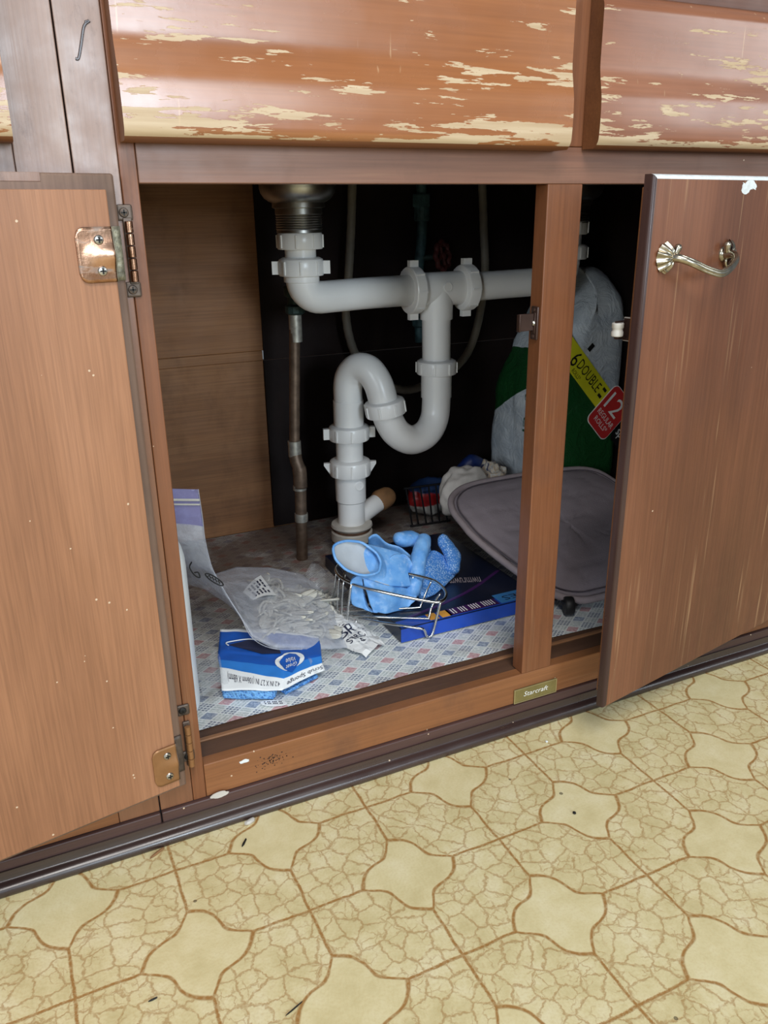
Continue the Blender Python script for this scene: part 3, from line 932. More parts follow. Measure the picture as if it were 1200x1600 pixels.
# bail handle with leaf ends
def handle_bm():
    bm_ = bmesh.new()
    xl, xr, zc = 0.0290, 0.1190, 0.5385
    pth = smooth_path([(xl, -0.001, zc), (xl + 0.002, -0.012, zc - 0.0005), (xl + 0.010, -0.0205, zc - 0.0045), (xl + 0.026, -0.0255, zc - 0.0110), (0.074, -0.0280, zc - 0.0150),
                       (xr - 0.026, -0.0255, zc - 0.0110), (xr - 0.010, -0.0205, zc - 0.0045), (xr - 0.002, -0.012, zc - 0.0005), (xr, -0.001, zc)], 7)
    n = len(pth)
    rad = [0.0033 + 0.0022 * abs(2 * i / (n - 1) - 1) ** 5 for i in range(n)]
    add_tube(bm_, pth, rad, 12)
    # grooves along the bow: two thin raised beads
    for off in (-0.0024, 0.0024):
        add_tube(bm_, [p + V((0, -0.0016, off)) for p in pth[6:-6]], 0.0012, 8)
    for xe, sg in ((xl, -1), (xr, 1)):
        # ribbed scallop leaf spreading outward on the door face
        def leaf(u, v, xe=xe, sg=sg):
            a = D2R(-78 + 156 * u)
            rib = math.cos(5 * 2 * PI * u)
            L = 0.0165 * (0.80 + 0.20 * math.cos(a)) * (1 + 0.06 * rib)
            d = V((sg * math.cos(a), 0, math.sin(a)))
            return V((xe, 0, zc)) + d * (L * v) + V((0, -0.0012 - 0.0075 * math.sin(PI * min(1, 0.25 + 0.75 * v)) - 0.0010 * rib * v, 0))
        grid_bm(leaf, 40, 10, bm_)
        # scroll knob above
        p, r = capsule_path([(xe - sg * 0.004, -0.006, zc + 0.003), (xe - sg * 0.0055, -0.007, zc + 0.0085)], [0.0028, 0.0036])
        add_tube(bm_, p, r, 12)
        # curl below
        cl = [(xe + sg * (0.004 + 0.0045 * math.cos(t)), -0.004, zc - 0.0075 + 0.0045 * math.sin(t)) for t in [PI * 0.6 + i * 0.45 for i in range(10)]]
        add_tube(bm_, cl, [0.0018 - 0.0001 * i for i in range(10)], 8)
        add_lathe(bm_, [(0.0075, 0), (0.0075, 0.0012), (0.0060, 0.0030), (0.0030, 0.0040)], (xe, 0.0002, zc), (0, -1, 0), 20)
    return bm_
obj('handle', handle_bm(), M_NICKEL, dr, smooth=True, angle=50, label='antique nickel bail handle with leaf ends')
# roller catch on the door's inside edge
bm = bmesh.new()
add_lathe(bm, [(0.0050, 0), (0.0058, 0.0008), (0.0058, 0.0045), (0.0050, 0.0055), (0.0050, 0.0075), (0.0058, 0.0085), (0.0058, 0.0122), (0.0050, 0.0130)], (0.0070, 0.0310, 0.4655), (0, 0, 1), 20, 0)
add_box(bm, 0.0020, 0.0200, 0.0295, 0.0310, 0.4790, 0.4802, 0, 1, 1)
add_box(bm, 0.0050, 0.0200, 0.0280, 0.0330, 0.4630, 0.4650, 0, 1, 1)
add_box(bm, 0.0180, 0.0280, 0.0200, 0.0340, 0.4600, 0.4830, 0.001, 1, 1)
obj('roller_catch', bm, [M_PVCOLD, M_CATCH], dr, smooth=True)

# ---- friction catch on the mullion
bm = bmesh.new()
add_box(bm, 0.3740, 0.3766, 0.0030, 0.0145, 0.4580, 0.4910, 0.0012, 2, 0)
add_box(bm, 0.3735, 0.3748, 0.0060, 0.0120, 0.4640, 0.4850, 0.0006, 1, 0)
add_box(bm, 0.3540, 0.3745, 0.0085, 0.0105, 0.4670, 0.4840, 0.0005, 1, 0)
add_box(bm, 0.3540, 0.3560, 0.0040, 0.0105, 0.4670, 0.4840, 0.0005, 1, 0)
add_lathe(bm, [(0.0032, 0), (0.0032, 0.0006), (0.0024, 0.0020), (0, 0.0024)], (0.3738, 0.0088, 0.4745), (-1, 0, 0), 14, 1)
for zz in (0.4615, 0.4875):
    add_lathe(bm, [(0.0022, 0), (0.0022, 0.0004), (0.0012, 0.0012), (0, 0.0014)], (0.3741, 0.0088, zz), (-1, 0, 0), 12, 0)
obj('catch', bm, [M_CATCH, M_STEEL], cab, smooth=True, label='brown metal door catch on the mullion side')

# ------------------------------------------------------------------ neighbouring cabinet at the left
cab2 = thing('base_cabinet', 'wooden base cabinet with grey painted sheen left of the sink cabinet, partly hidden by the open door', 'cabinet', (-0.35, 0.30, 0.033))
obj('stile', box(-0.0840, -0.0462, 0.0, 0.019, Zr, 0.7616, 0.0008), W_OLDSHEEN, cab2)
obj('top_rail', box(-0.52, -0.0844, 0.0, 0.019, Zt, Zt + 0.0320, 0.0008), W_OLDSHEEN, cab2)
obj('bottom_rail', box(-0.52, -0.0844, 0.0, 0.019, Zr, Zb, 0.0008), W_RAILB, cab2)
obj('stile', box(-0.56, -0.5204, 0.0, 0.019, Zr, 0.7616, 0.0008), W_OLDSHEEN, cab2)
obj('panel', box(-0.52, -0.0844, 0.004, 0.019, Zb + 0.0004, Zt - 0.0004, 0.0008), W_FRAME, cab2)
obj('upper_rail', box(-0.56, -0.0462, -0.0008, 0.0188, 0.7620, 0.8000, 0.0008), W_RAIL, cab2)
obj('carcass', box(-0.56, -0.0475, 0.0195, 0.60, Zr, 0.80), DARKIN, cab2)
obj('drawer', drawer_bm(-0.50, -0.0838, 0.6300, 0.7610, -0.0215), [M_DRAWER3, W_DRAWSIDE], cab2, smooth=True, angle=50, label='drawer front with flaked varnish at the far left')

# ------------------------------------------------------------------ shelf paper
def liner(u, v):
    x = -0.020 + 0.888 * u
    fy = 0.0600 + 0.004 * noise.noise(V((x * 8, 0, 0))) - 0.012 * max(0, (x - 0.25) / 0.6)
    y = fy + (0.586 - fy) * v
    z = 0.0706 + 0.0012 * max(0, noise.noise(V((x * 14, y * 14, 2)))) * (0 if v == 0 else 1)
    if v == 0:
        z = 0.0700
    return (x, y, z)
ln = obj('shelf_liner', grid_bm(liner, 60, 40), M_LINER, smooth=True, angle=180)
tag(ln, 'plaid pink and blue shelf paper lining the cabinet floor', 'shelf liner')

# ------------------------------------------------------------------ drain plumbing
dp = thing('sink_drain', 'white plastic double sink drain with tee and looping trap', 'drain pipe', (0.342, 0.425, 0.071))
R_ = 0.0222
TY = 0.398
def part(name, bm_, m_, sm=True, parent=None, label=None, ang=40):
    return obj(name, bm_, m_, parent or dp, smooth=sm, label=label, angle=ang)
def strainer(x, y):
    part('strainer', lathe([(0.050, 0.640), (0.050, 0.612), (0.0485, 0.606), (0.044, 0.5995), (0.038, 0.5955), (0.0345, 0.594), (0.0345, 0.588), (0.0310, 0.587), (0.0310, 0.580)] +
         [p for i in range(7) for p in ((0.0310, 0.580 - 0.003 * i), (0.0298, 0.5785 - 0.003 * i))] + [(0.0300, 0.557), (0.02, 0.557)], (x, y, 0), (0, 0, 1), 40), M_STEEL, ang=25)
def slip_nut(c, axis, r=0.0300, h=0.021, ears=True, phase=0.0, cone=True, ribs=8, pointed=False):
    bm_ = bmesh.new()
    ax = V(axis).normalized()
    add_lathe(bm_, [(r * 0.78, -h * 0.5), (r * 0.97, -h * 0.5), (r, -h * 0.42), (r, h * 0.28), (r * 0.96, h * 0.40), (r * 0.82, h * 0.5), (r * 0.74, h * 0.5)], c, ax, 40)
    hh = V((1, 0, 0)) if abs(ax.x) < 0.9 else V((0, 0, 1))
    a = (hh - ax * hh.dot(ax)).normalized()
    b = ax.cross(a)
    for i in range(ribs):
        th = 2 * PI * i / ribs + phase
        d = a * math.cos(th) + b * math.sin(th)
        t = ax.cross(d)
        ear = ears and i % (ribs // 2) == 0
        out = 0.0085 if ear else 0.0014
        w = 0.0042 if ear else 0.0013
        lo, hi = -h * 0.42, h * 0.30
        base = V(c) + d * (r * 0.97)
        tip = V(c) + d * (r + out)
        if ear and pointed:
            pts = [base + t * w + ax * lo, base - t * w + ax * lo, base - t * w + ax * hi, base + t * w + ax * hi]
            q = [tip + t * w * 0.6 + ax * (hi - 0.004), tip - t * w * 0.6 + ax * (hi - 0.004), tip - t * w * 0.6 + ax * hi, tip + t * w * 0.6 + ax * hi]
        else:
            pts = [base + t * w + ax * lo, base - t * w + ax * lo, base - t * w + ax * hi, base + t * w + ax * hi]
            q = [p + d * (out + r * 0.03) for p in pts]
        A_ = [bm_.verts.new(p) for p in pts]
        B_ = [bm_.verts.new(p) for p in q]
        bm_.faces.new(A_[::-1]); bm_.faces.new(B_)
        for k in range(4):
            bm_.faces.new((A_[k], A_[(k + 1) % 4], B_[(k + 1) % 4], B_[k]))
    return part('slip_nut', bm_, M_PVC, ang=30)
XT = 0.268                       # first tailpiece
strainer(XT, TY)
slip_nut((XT, TY, 0.5475), (0, 0, 1), 0.0305, 0.0225, ears=False, phase=0.3)
part('tailpiece', tube([(XT, TY, 0.556), (XT, TY, 0.500)], R_ - 0.0012, 28), M_PVC)
slip_nut((XT, TY, 0.5140), (0, 0, 1), 0.0305, 0.0235, ears=True, phase=-0.35)
# elbow and cross pipe
elb = [(XT, TY, 0.504), (XT, TY, 0.498)]
for i in range(1, 10):
    a = PI / 2 * i / 9
    elb.append((XT + 0.026 * (1 - math.cos(a)), TY, 0.498 - 0.026 * math.sin(a)))
elb2 = elb + [(0.36, TY + 0.004, 0.4735), (0.4400, TY + 0.006, 0.4740)]
part('elbow_arm', tube(elb2, R_ - 0.0004, 28), M_PVC, ang=180)
part('elbow_collar', lathe([(R_, 0), (R_ + 0.0018, 0.0006), (R_ + 0.0018, 0.010), (R_, 0.0106)], (XT, TY, 0.4935), (0, 0, 1), 32), M_PVC)
TX, TYY, TZ = 0.4800, 0.4050, 0.4735
slip_nut((0.4420, TYY, TZ), (1, 0, 0), 0.0335, 0.019, ears=True, phase=0.0)
part('tee', add_tube(tube([(0.4450, TYY, TZ), (0.5260, TYY, TZ)], R_ + 0.0022, 28), [(TX, TYY, TZ), (TX, TYY, 0.4300)], R_ + 0.0022, 28), M_PVC)
part('moulded_boss', lathe([(0.0075, 0), (0.0075, 0.0012), (0.0060, 0.0016), (0.0055, 0.0010)], (TX + 0.006, TYY - R_ - 0.0016, TZ + 0.004), (0, -1, 0), 20), M_PVC)
slip_nut((0.5290, TYY, TZ), (-1, 0, 0), 0.0335, 0.020, ears=True, phase=0.0)
part('cross_pipe', tube([(0.5200, TYY, TZ), (0.69, TYY, 0.476)], R_ - 0.0012, 28), M_PVC)
X2 = 0.712
strainer(X2, TYY)
slip_nut((X2, TYY, 0.5560), (0, 0, 1), 0.0305, 0.0225, ears=False, phase=0.0)
el2 = [(0.686, TYY, 0.476)] + [(X2 - 0.026 * math.cos(PI / 2 * i / 8), TYY, 0.502 - 0.026 * math.cos(PI / 2 * (1 - i / 8)) + 0.026 * 0) for i in range(0)]
for i in range(9):
    a = PI / 2 * i / 8
    el2.append((0.686 + 0.026 * math.sin(a), TYY, 0.476 + 0.026 * (1 - math.cos(a))))
el2.append((X2, TYY, 0.556))
part('elbow_arm', tube(el2, R_ - 0.0006, 28), M_PVC, ang=180)
slip_nut((X2, TYY, 0.5190), (0, 0, 1), 0.0320, 0.022, ears=True, phase=0.1)
# drop leg, trap bend, arch and riser
part('drop_pipe', tube([(TX, TYY, 0.432), (TX, TYY - 0.002, 0.352)], R_ - 0.0008, 28), M_PVC)
slip_nut((TX - 0.001, TYY - 0.004, 0.3600), (0, 0, 1), 0.0305, 0.0215, ears=False, phase=0.2)
part('trap_socket', tube([(TX - 0.001, TYY - 0.004, 0.356), (TX - 0.001, TYY - 0.004, 0.3130)], R_ + 0.0012, 28), M_PVC)
J = smooth_path([(TX - 0.001, TYY - 0.004, 0.330), (TX - 0.001, TYY - 0.004, 0.305), (TX - 0.006, TYY - 0.007, 0.279), (0.4560, 0.3900, 0.2605), (0.4270, 0.3830, 0.2555), (0.4010, 0.3790, 0.2700), (0.3860, 0.3770, 0.2930), (0.3810, 0.3760, 0.3100)], 6)
part('trap_bend', tube(J, R_ - 0.0002, 28), M_PVC, ang=180)
slip_nut((0.3800, 0.3765, 0.3130), V((-0.16, 0.02, 1)), 0.0300, 0.0225, ears=False, phase=0.1)
A_ = smooth_path([(0.3800, 0.3765, 0.3080), (0.3765, 0.3780, 0.3280), (0.3720, 0.3830, 0.3480), (0.3630, 0.3930, 0.3655), (0.3525, 0.4080, 0.3680), (0.3445, 0.4200, 0.3560), (0.3420, 0.4245, 0.3400), (0.3420, 0.4250, 0.3150), (0.3420, 0.4250, 0.2780)], 6)
part('arch_bend', tube(A_, R_ - 0.0006, 28), M_PVC, ang=180)
RX, RY = 0.3420, 0.4250
part('riser_socket', tube([(RX, RY, 0.3180), (RX, RY, 0.2760)], R_ + 0.0006, 28), M_PVC)
slip_nut((RX, RY, 0.2690), (0, 0, 1), 0.0310, 0.0225, ears=True, phase=-0.25)
part('riser_pipe', tube([(RX, RY, 0.280), (RX, RY, 0.2050)], R_ - 0.0015, 28), M_PVC)
slip_nut((RX, RY, 0.2140), (0, 0, 1), 0.0318, 0.0250, ears=True, phase=-0.3, pointed=True)
part('wye_body', lathe([(R_ - 0.001, 0.100), (R_ - 0.001, 0.158), (R_ + 0.0012, 0.160), (R_ + 0.0018, 0.205)], (RX, RY, 0), (0, 0, 1), 32), M_PVC)
part('moulded_boss', lathe([(0.0075, 0), (0.0075, 0.0012), (0.0060, 0.0016), (0.0055, 0.0010)], (RX + 0.0045, RY - R_ - 0.0008, 0.188), (0, -1, 0), 20), M_PVC)
part('branch_arm', tube([(RX, RY, 0.1230), (0.4070, 0.4480, 0.1430)], 0.0150, 22), M_PVC)
part('plug', add_tube(bmesh.new(), *capsule_path([(0.4040, 0.4470, 0.1420), (0.4140, 0.4505, 0.1440)], [0.0180, 0.0168]), seg=20), M_CORK, label='brown clay plug on the side arm')
part('floor_collar', lathe([(0.0215, 0.122), (0.0320, 0.121), (0.0330, 0.1175), (0.0300, 0.114), (0.0215, 0.114)], (RX, RY, 0), (0, 0, 1), 36), M_PVCOLD)
part('clamp_ring', lathe([(0.0215, 0.115), (0.0290, 0.115), (0.0300, 0.112), (0.0290, 0.109), (0.0215, 0.109)], (RX, RY, 0), (0, 0, 1), 36), M_RUST)
part('coupling', lathe([(0.0315, 0.1095), (0.0328, 0.108), (0.0328, 0.095), (0.0315, 0.0935)], (RX, RY, 0), (0, 0, 1), 36), M_PVCOLD)
part('clamp_ring', lathe([(0.0215, 0.0935), (0.0310, 0.0935), (0.0316, 0.091), (0.0300, 0.088), (0.0215, 0.088)], (RX, RY, 0), (0, 0, 1), 36), M_RUST)
part('floor_socket', lathe([(0.0315, 0.088), (0.0315, 0.0695)], (RX, RY, 0), (0, 0, 1), 36), plain('cream_pipe', srgb(176, 160, 130), 0.6, 0, 0.2, 40))

# ------------------------------------------------------------------ water supply pipe (left)
wp = thing('supply_pipe', 'tarnished copper supply pipe with valve, left behind the drain elbow', 'water pipe', (0.259, 0.44, 0.071))
def wpart(name, bm_, m_, ang=40):
    return obj(name, bm_, m_, wp, smooth=True, angle=ang)
wpart('pipe', tube([(0.2590, 0.44, 0.252), (0.2695, 0.44, 0.440)], 0.0078, 16), M_COPPER)
wpart('joint', tube([(0.2700, 0.44, 0.408), (0.2702, 0.44, 0.447)], 0.0092, 16), M_SOLDER)
wpart('valve_body', lathe([(0.0100, 0.446), (0.0145, 0.449), (0.0145, 0.458), (0.0105, 0.461), (0.0105, 0.470), (0.0150, 0.472), (0.0150, 0.484), (0.0095, 0.487), (0.0085, 0.640)], (0.2710, 0.44, 0), (0, 0, 1), 12), M_VALVE, 25)
wpart('joint', tube([(0.2590, 0.44, 0.262), (0.2592, 0.44, 0.238)], 0.0098, 16), M_SOLDER)
wpart('offset_bend', tube(smooth_path([(0.2592, 0.44, 0.242), (0.2600, 0.437, 0.230), (0.2625, 0.434, 0.220), (0.2630, 0.433, 0.205), (0.2628, 0.433, 0.190)], 5), [0.0095] * 10 + [0.0105] * 11, 16), M_COPPER, 180)
wpart('pipe', tube([(0.2628, 0.433, 0.196), (0.2605, 0.436, 0.0690)], 0.0088, 16), M_COPPER)
for z0_, z1_ in ((0.186, 0.193), (0.135, 0.148)):
    wpart('joint', tube([(0.2618, 0.434, z0_), (0.2620, 0.434, z1_)], 0.0102, 16), M_SOLDER)

# ------------------------------------------------------------------ shut-off valve behind the tee
sv = thing('shutoff_valve', 'green corroded shutoff valve with round red handle behind the tee', 'valve', (0.538, 0.565, 0.40))
def spart(name, bm_, m_, ang=40):
    return obj(name, bm_, m_, sv, smooth=True, angle=ang)
spart('pipe', tube(smooth_path([(0.541, 0.572, 0.640), (0.5435, 0.572, 0.58), (0.542, 0.572, 0.53), (0.537, 0.572, 0.49), (0.5375, 0.572, 0.44), (0.540, 0.572, 0.370)], 6), 0.0085, 14), M_VERDI, 180)
spart('nut', lathe([(0.0150, 0.588), (0.0160, 0.590), (0.0160, 0.606), (0.0150, 0.608)], (0.5420, 0.572, 0), (0, 0, 1), 6), M_VERDI, 20)
spart('nut', lathe([(0.0110, 0.566), (0.0125, 0.568), (0.0125, 0.588), (0.0110, 0.589)], (0.5430, 0.572, 0), (0, 0, 1), 14), M_VERDI, 20)
spart('valve_body', lathe([(0.0100, 0.395), (0.0140, 0.398), (0.0140, 0.412), (0.0100, 0.415)], (0.5400, 0.572, 0), (0, 0, 1), 8), M_VERDI, 20)
spart('stem', tube([(0.539, 0.572, 0.508), (0.568, 0.548, 0.512)], 0.005, 10), M_VALVE)
bm = bmesh.new()
hc, hx = V((0.568, 0.546, 0.512)), V((0.5, -0.85, 0.1)).normalized()
ha = V((0, 0, 1)) - hx * hx.z
ha.normalize()
hb = hx.cross(ha)
ring = [hc + (ha * math.cos(t) + hb * math.sin(t)) * (0.021 + 0.0022 * math.cos(8 * t)) for t in [2 * PI * i / 48 for i in range(49)]]
add_tube(bm, ring, 0.0042, 10)
for i in range(4):
    t = PI / 2 * i + 0.4
    add_tube(bm, [hc, hc + (ha * math.cos(t) + hb * math.sin(t)) * 0.021], 0.0032, 8)
add_lathe(bm, [(0.006, -0.004), (0.006, 0.004), (0.003, 0.006)], hc, hx, 12)
spart('handle', bm, M_REDKNOB)
spart('wall_pipe', tube([(0.540, 0.572, 0.404), (0.540, 0.592, 0.404)], 0.0095, 12), M_VERDI)

# ------------------------------------------------------------------ spray hose loop
HP = smooth_path([(0.412, 0.55, 0.640), (0.407, 0.55, 0.56), (0.4005, 0.55, 0.488), (0.394, 0.55, 0.429), (0.405, 0.55, 0.372), (0.437, 0.55, 0.322), (0.484, 0.55, 0.298), (0.527, 0.55, 0.296), (0.597, 0.55, 0.323), (0.634, 0.55, 0.370), (0.653, 0.55, 0.467), (0.648, 0.55, 0.56), (0.642, 0.55, 0.640)], 8)
hs = obj('spray_hose', tube(HP, [0.0068 + 0.0003 * (i % 2) for i in range(len(HP))], 14), M_HOSE, smooth=True, angle=180)
tag(hs, 'grey flexible spray hose hanging in a loop behind the drain', 'hose')

# ------------------------------------------------------------------ blue box
bx = thing('flat_box', 'flat glossy navy blue carton lying under the wire caddy', 'box', (0.37, 0.27, 0.0722))
obj('carton', box(0.2810, 0.4900, 0.1270, 0.3880, 0.0723, 0.0912, 0.0008), [M_NAVYBOX], bx)
obj('front_panel', box(0.2812, 0.4898, 0.1262, 0.1271, 0.0727, 0.0908), M_BOXBLUE, bx)
def flat(name, x0, x1, y0, y1, m_, z=0.0912, lab=None):
    return obj(name, box(x0, x1, y0, y1, z - 0.0001, z + 0.0003), m_, bx, label=lab)
flat('printed_band', 0.2830, 0.4898, 0.1290, 0.1470, M_BOXBLUE)
flat('printed_band', 0.3550, 0.4300, 0.1310, 0.1480, M_BOXPURP, 0.0914)
flat('printed_band', 0.3260, 0.3390, 0.1310, 0.1475, M_BOXORNG, 0.0914)
flat('printed_band', 0.3430, 0.3580, 0.1310, 0.1475, M_BOXORNG, 0.0914)
flat('printed_band', 0.4330, 0.4895, 0.1310, 0.1560, M_BOXCYAN, 0.0914)
text_on('IIlIl lIIl IIl II', plane_fn((0.4250, 0.1465, 0.0919), (-0.064, 0, 0), (0, -0.013, 0)), M_WHITEINK, bx)
text_on('ELES', plane_fn((0.4880, 0.1480, 0.0919), (-0.046, 0, 0), (0, -0.012, 0)), M_NAVYBOX, bx)
text_on('nwmruwm', plane_fn((0.4500, 0.2160, 0.0914), (-0.042, 0.016, 0), (-0.006, -0.016, 0)), M_MATB, bx)
cv_ = smooth_path([(0.300, 0.150, 0.0914), (0.36, 0.165, 0.0914), (0.42, 0.186, 0.0914), (0.486, 0.222, 0.0914)], 6)
obj('printed_line', add_tube(bmesh.new(), cv_, 0.0030, 6, flat=0.1), M_BOXPURP, bx)

# ------------------------------------------------------------------ wire caddy
wc = thing('wire_caddy', 'chrome wire sink caddy holding the blue gloves', 'caddy', (0.29, 0.18, 0.0745))
WR = 0.0014
def wire(pts, r=WR, n=5, name='wire'):
    return obj(name, tube(smooth_path(pts, n), r, 8), M_CHROME, wc, smooth=True, angle=180)
wire([(0.248, 0.252, 0.136), (0.239, 0.236, 0.137), (0.2375, 0.213, 0.1355), (0.249, 0.186, 0.1335), (0.274, 0.160, 0.130), (0.307, 0.135, 0.124), (0.330, 0.1235, 0.1200), (0.342, 0.1255, 0.1205), (0.351, 0.138, 0.123), (0.353, 0.160, 0.125), (0.345, 0.180, 0.1265), (0.31, 0.215, 0.130), (0.27, 0.250, 0.1345), (0.248, 0.252, 0.136)], 0.0021, 6, 'rim')
wire([(0.2430, 0.1935, 0.1340), (0.2385, 0.1945, 0.100), (0.2365, 0.1940, 0.0800), (0.2400, 0.1905, 0.0762), (0.2450, 0.1870, 0.0800), (0.2490, 0.1845, 0.0865), (0.2680, 0.1488, 0.0930), (0.3000, 0.1180, 0.0930), (0.3085, 0.1170, 0.0890), (0.3160, 0.1222, 0.0752), (0.3220, 0.1210, 0.0765), (0.3290, 0.1230, 0.0950), (0.3370, 0.1250, 0.1200)], WR + 0.0003, 5, 'foot_wire')
wire([(0.2390, 0.2090, 0.1345), (0.2355, 0.2100, 0.0870), (0.2400, 0.2060, 0.0835), (0.2600, 0.1720, 0.0930), (0.3180, 0.1350, 0.0940), (0.3240, 0.1330, 0.0955), (0.3320, 0.1390, 0.1080), (0.3450, 0.1400, 0.1220)])
wire([(0.2390, 0.2230, 0.1350), (0.2350, 0.2250, 0.0860), (0.2400, 0.2210, 0.0830), (0.2780, 0.1840, 0.0940), (0.3230, 0.1660, 0.0940), (0.3300, 0.1660, 0.0970), (0.3420, 0.1740, 0.1100), (0.3480, 0.1720, 0.1240)])
wire([(0.2400, 0.2360, 0.1358), (0.2345, 0.2400, 0.0860), (0.2380, 0.2370, 0.0830), (0.2740, 0.2013, 0.0945), (0.3200, 0.1950, 0.0938), (0.3280, 0.1960, 0.1050), (0.3330, 0.1940, 0.1265)])
wire([(0.2345, 0.2400, 0.0850), (0.2365, 0.1945, 0.0800)])
bm = bmesh.new()
def platef(u, v):
    return V((0.2390 + 0.0190 * u, 0.2150 + 0.034 * u - 0.012 * v, 0.1330 + 0.0240 * math.sin(PI * (0.5 * u + 0.1)) * v))
pk = obj('end_plate', grid_bm(platef, 10, 6), M_STEEL, wc, smooth=True)
thicken(pk, 0.001, 0)
bm = bmesh.new()
for i in range(6):
    u = 0.10 + 0.16 * i
    p = V(platef(u, 0.45))
    nrm = V((0.75, -0.45, 0.45))
    add_lathe(bm, [(0.0017, 0), (0.0017, 0.0006), (0, 0.0006)], p - nrm.normalized() * 0.0001 + V((-0.0006, -0.0008, 0.0004)), nrm, 10)
obj('plate_hole', bm, M_SCREWD, wc)

# ------------------------------------------------------------------ rubber gloves
def glove_hand(parent, tubes, mat, vox=0.0028, name='hand', smooth_it=6):
    bm_ = bmesh.new()
    for pth, rad, fl_ in tubes:
        p = smooth_path(pth, 6)
        n = len(p)
        k = len(rad) - 1
        rr = []
        for i in range(n):
            f = i / (n - 1) * k
            a = min(int(f), k - 1)
            rr.append(rad[a] * (1 - (f - a)) + rad[a + 1] * (f - a))
        p2, r2 = capsule_path(p, rr)
        add_tube(bm_, p2, r2, 16, flat=fl_)
    o = obj(name, bm_, mat, parent, smooth=True, angle=180)
    m = o.modifiers.new('union', 'REMESH')
    m.mode = 'VOXEL'
    m.voxel_size = vox
    m.use_smooth_shade = True
    m2 = o.modifiers.new('soften', 'SMOOTH')
    m2.iterations = smooth_it
    m2.factor = 0.5
    tx = bpy.data.textures.new('crease', 'CLOUDS')
    tx.noise_scale = 0.022
    m3 = o.modifiers.new('creases', 'DISPLACE')
    m3.texture = tx
    m3.strength = 0.005
    m3.mid_level = 0.5
    m3.texture_coords = 'LOCAL'
    return bake(o)
def ring_loft(secs, seg=36, wob=0.0, seed=0):
    """secs: (centre, half-axis a, half-axis b) -> open tube"""
    bm_ = bmesh.new()
    rows = []
    for j, (c_, a, b) in enumerate(secs):
        row = []
        for k in range(seg):
            t = 2 * PI * k / seg
            w = 1 + wob * noise.noise(V((math.cos(t) * 1.6 + seed, math.sin(t) * 1.6, j * 0.35)))
            row.append(bm_.verts.new(V(c_) + V(a) * math.cos(t) * w + V(b) * math.sin(t) * w))
        rows.append(row)
    for i in range(len(rows) - 1):
        for k in range(seg):
            bm_.faces.new((rows[i][k], rows[i][(k + 1) % seg], rows[i + 1][(k + 1) % seg], rows[i + 1][k]))
    return bm_, rows

ga = thing('rubber_glove', 'pale blue rubber glove with open cuff facing left in the caddy', 'glove', (0.29, 0.18, 0.095), 'blue rubber gloves in the caddy')
secs = [((0.2530, 0.1950, 0.1680), (0.0330, 0.0020, -0.0060), (-0.0060, 0.0180, 0.0185)),
        ((0.2600, 0.1985, 0.1620), (0.0320, 0.0030, -0.0070), (-0.0040, 0.0180, 0.0190)),
        ((0.2760, 0.2020, 0.1540), (0.0260, 0.0040, -0.0060), (0.0000, 0.0180, 0.0190)),
        ((0.2960, 0.2010, 0.1440), (0.0160, 0.0020, -0.0080), (0.0030, 0.0180, 0.0190)),
        ((0.3180, 0.2010, 0.1360), (0.0080, 0.0020, -0.0080), (0.0040, 0.0170, 0.0170)),
        ((0.3320, 0.2020, 0.1300), (0.0050, 0.0020, -0.0060), (0.0040, 0.0140, 0.0150))]
bm, rows = ring_loft(secs, 40, 0.16, 3)
obj('cuff', bm, M_GLOVE, ga, smooth=True, angle=180)
bm, _r = ring_loft(secs[:4], 40, 0.16, 3)
bmesh.ops.recalc_face_normals(bm, faces=bm.faces)
bm.normal_update()
mv = []
for j, row in enumerate(_r):
    c_ = V(secs[j][0])
    sg_ = sum(1 if v.normal.dot(v.co - c_) > 0 else -1 for v in row)
    mv += [(v, v.normal * (-0.0013 if sg_ > 0 else 0.0013)) for v in row]
for v, d_ in mv:
    v.co += d_
bm.faces.new(_r[-1])
obj('cuff_lining', bm, M_GLOVEIN, ga, smooth=True, angle=180, label='pale grey lining inside the flared cuff')
rim_pts = []
for k in range(41):
    t = 2 * PI * k / 40
    c_, a, b = secs[0]
    w = 1 + 0.16 * noise.noise(V((math.cos(t) * 1.6 + 3, math.sin(t) * 1.6, 0)))
    rim_pts.append(V(c_) + V(a) * math.cos(t) * w + V(b) * math.sin(t) * w)
obj('cuff_bead', tube(rim_pts, 0.0018, 8, False), M_GLOVE, ga, smooth=True, angle=180)
GP = {'a': V((0.3010, 0.2130, 0.1600)), 'b': V((0.3458, 0.2186, 0.1456)), 'c': V((0.3365, 0.2024, 0.1047)), 'd': V((0.2891, 0.1923, 0.1287)),
      'e': V((0.2557, 0.1882, 0.1466)), 'f': V((0.2413, 0.1963, 0.1444)), 'g': V((0.2462, 0.2024, 0.1003)), 'h': V((0.2612, 0.1933, 0.0973)),
      'i': V((0.2672, 0.1801, 0.0954)), 'j': V((0.2818, 0.1741, 0.0930)), 'k': V((0.2825, 0.1731, 0.1109)), 'l': V((0.2942, 0.1801, 0.1217)),
      'm': V((0.3270, 0.1913, 0.1079)), 'n': V((0.3348, 0.1822, 0.0988)), 'o': V((0.3107, 0.1761, 0.0897)),
      'p': V((0.3878, 0.2490, 0.1335)), 'q': V((0.4338, 0.2368, 0.1013)), 'r': V((0.4107, 0.2257, 0.0932)), 's': V((0.3499, 0.1842, 0.0871)),
      't': V((0.3344, 0.1923, 0.1003)), 'u': V((0.3487, 0.2166, 0.1154))}
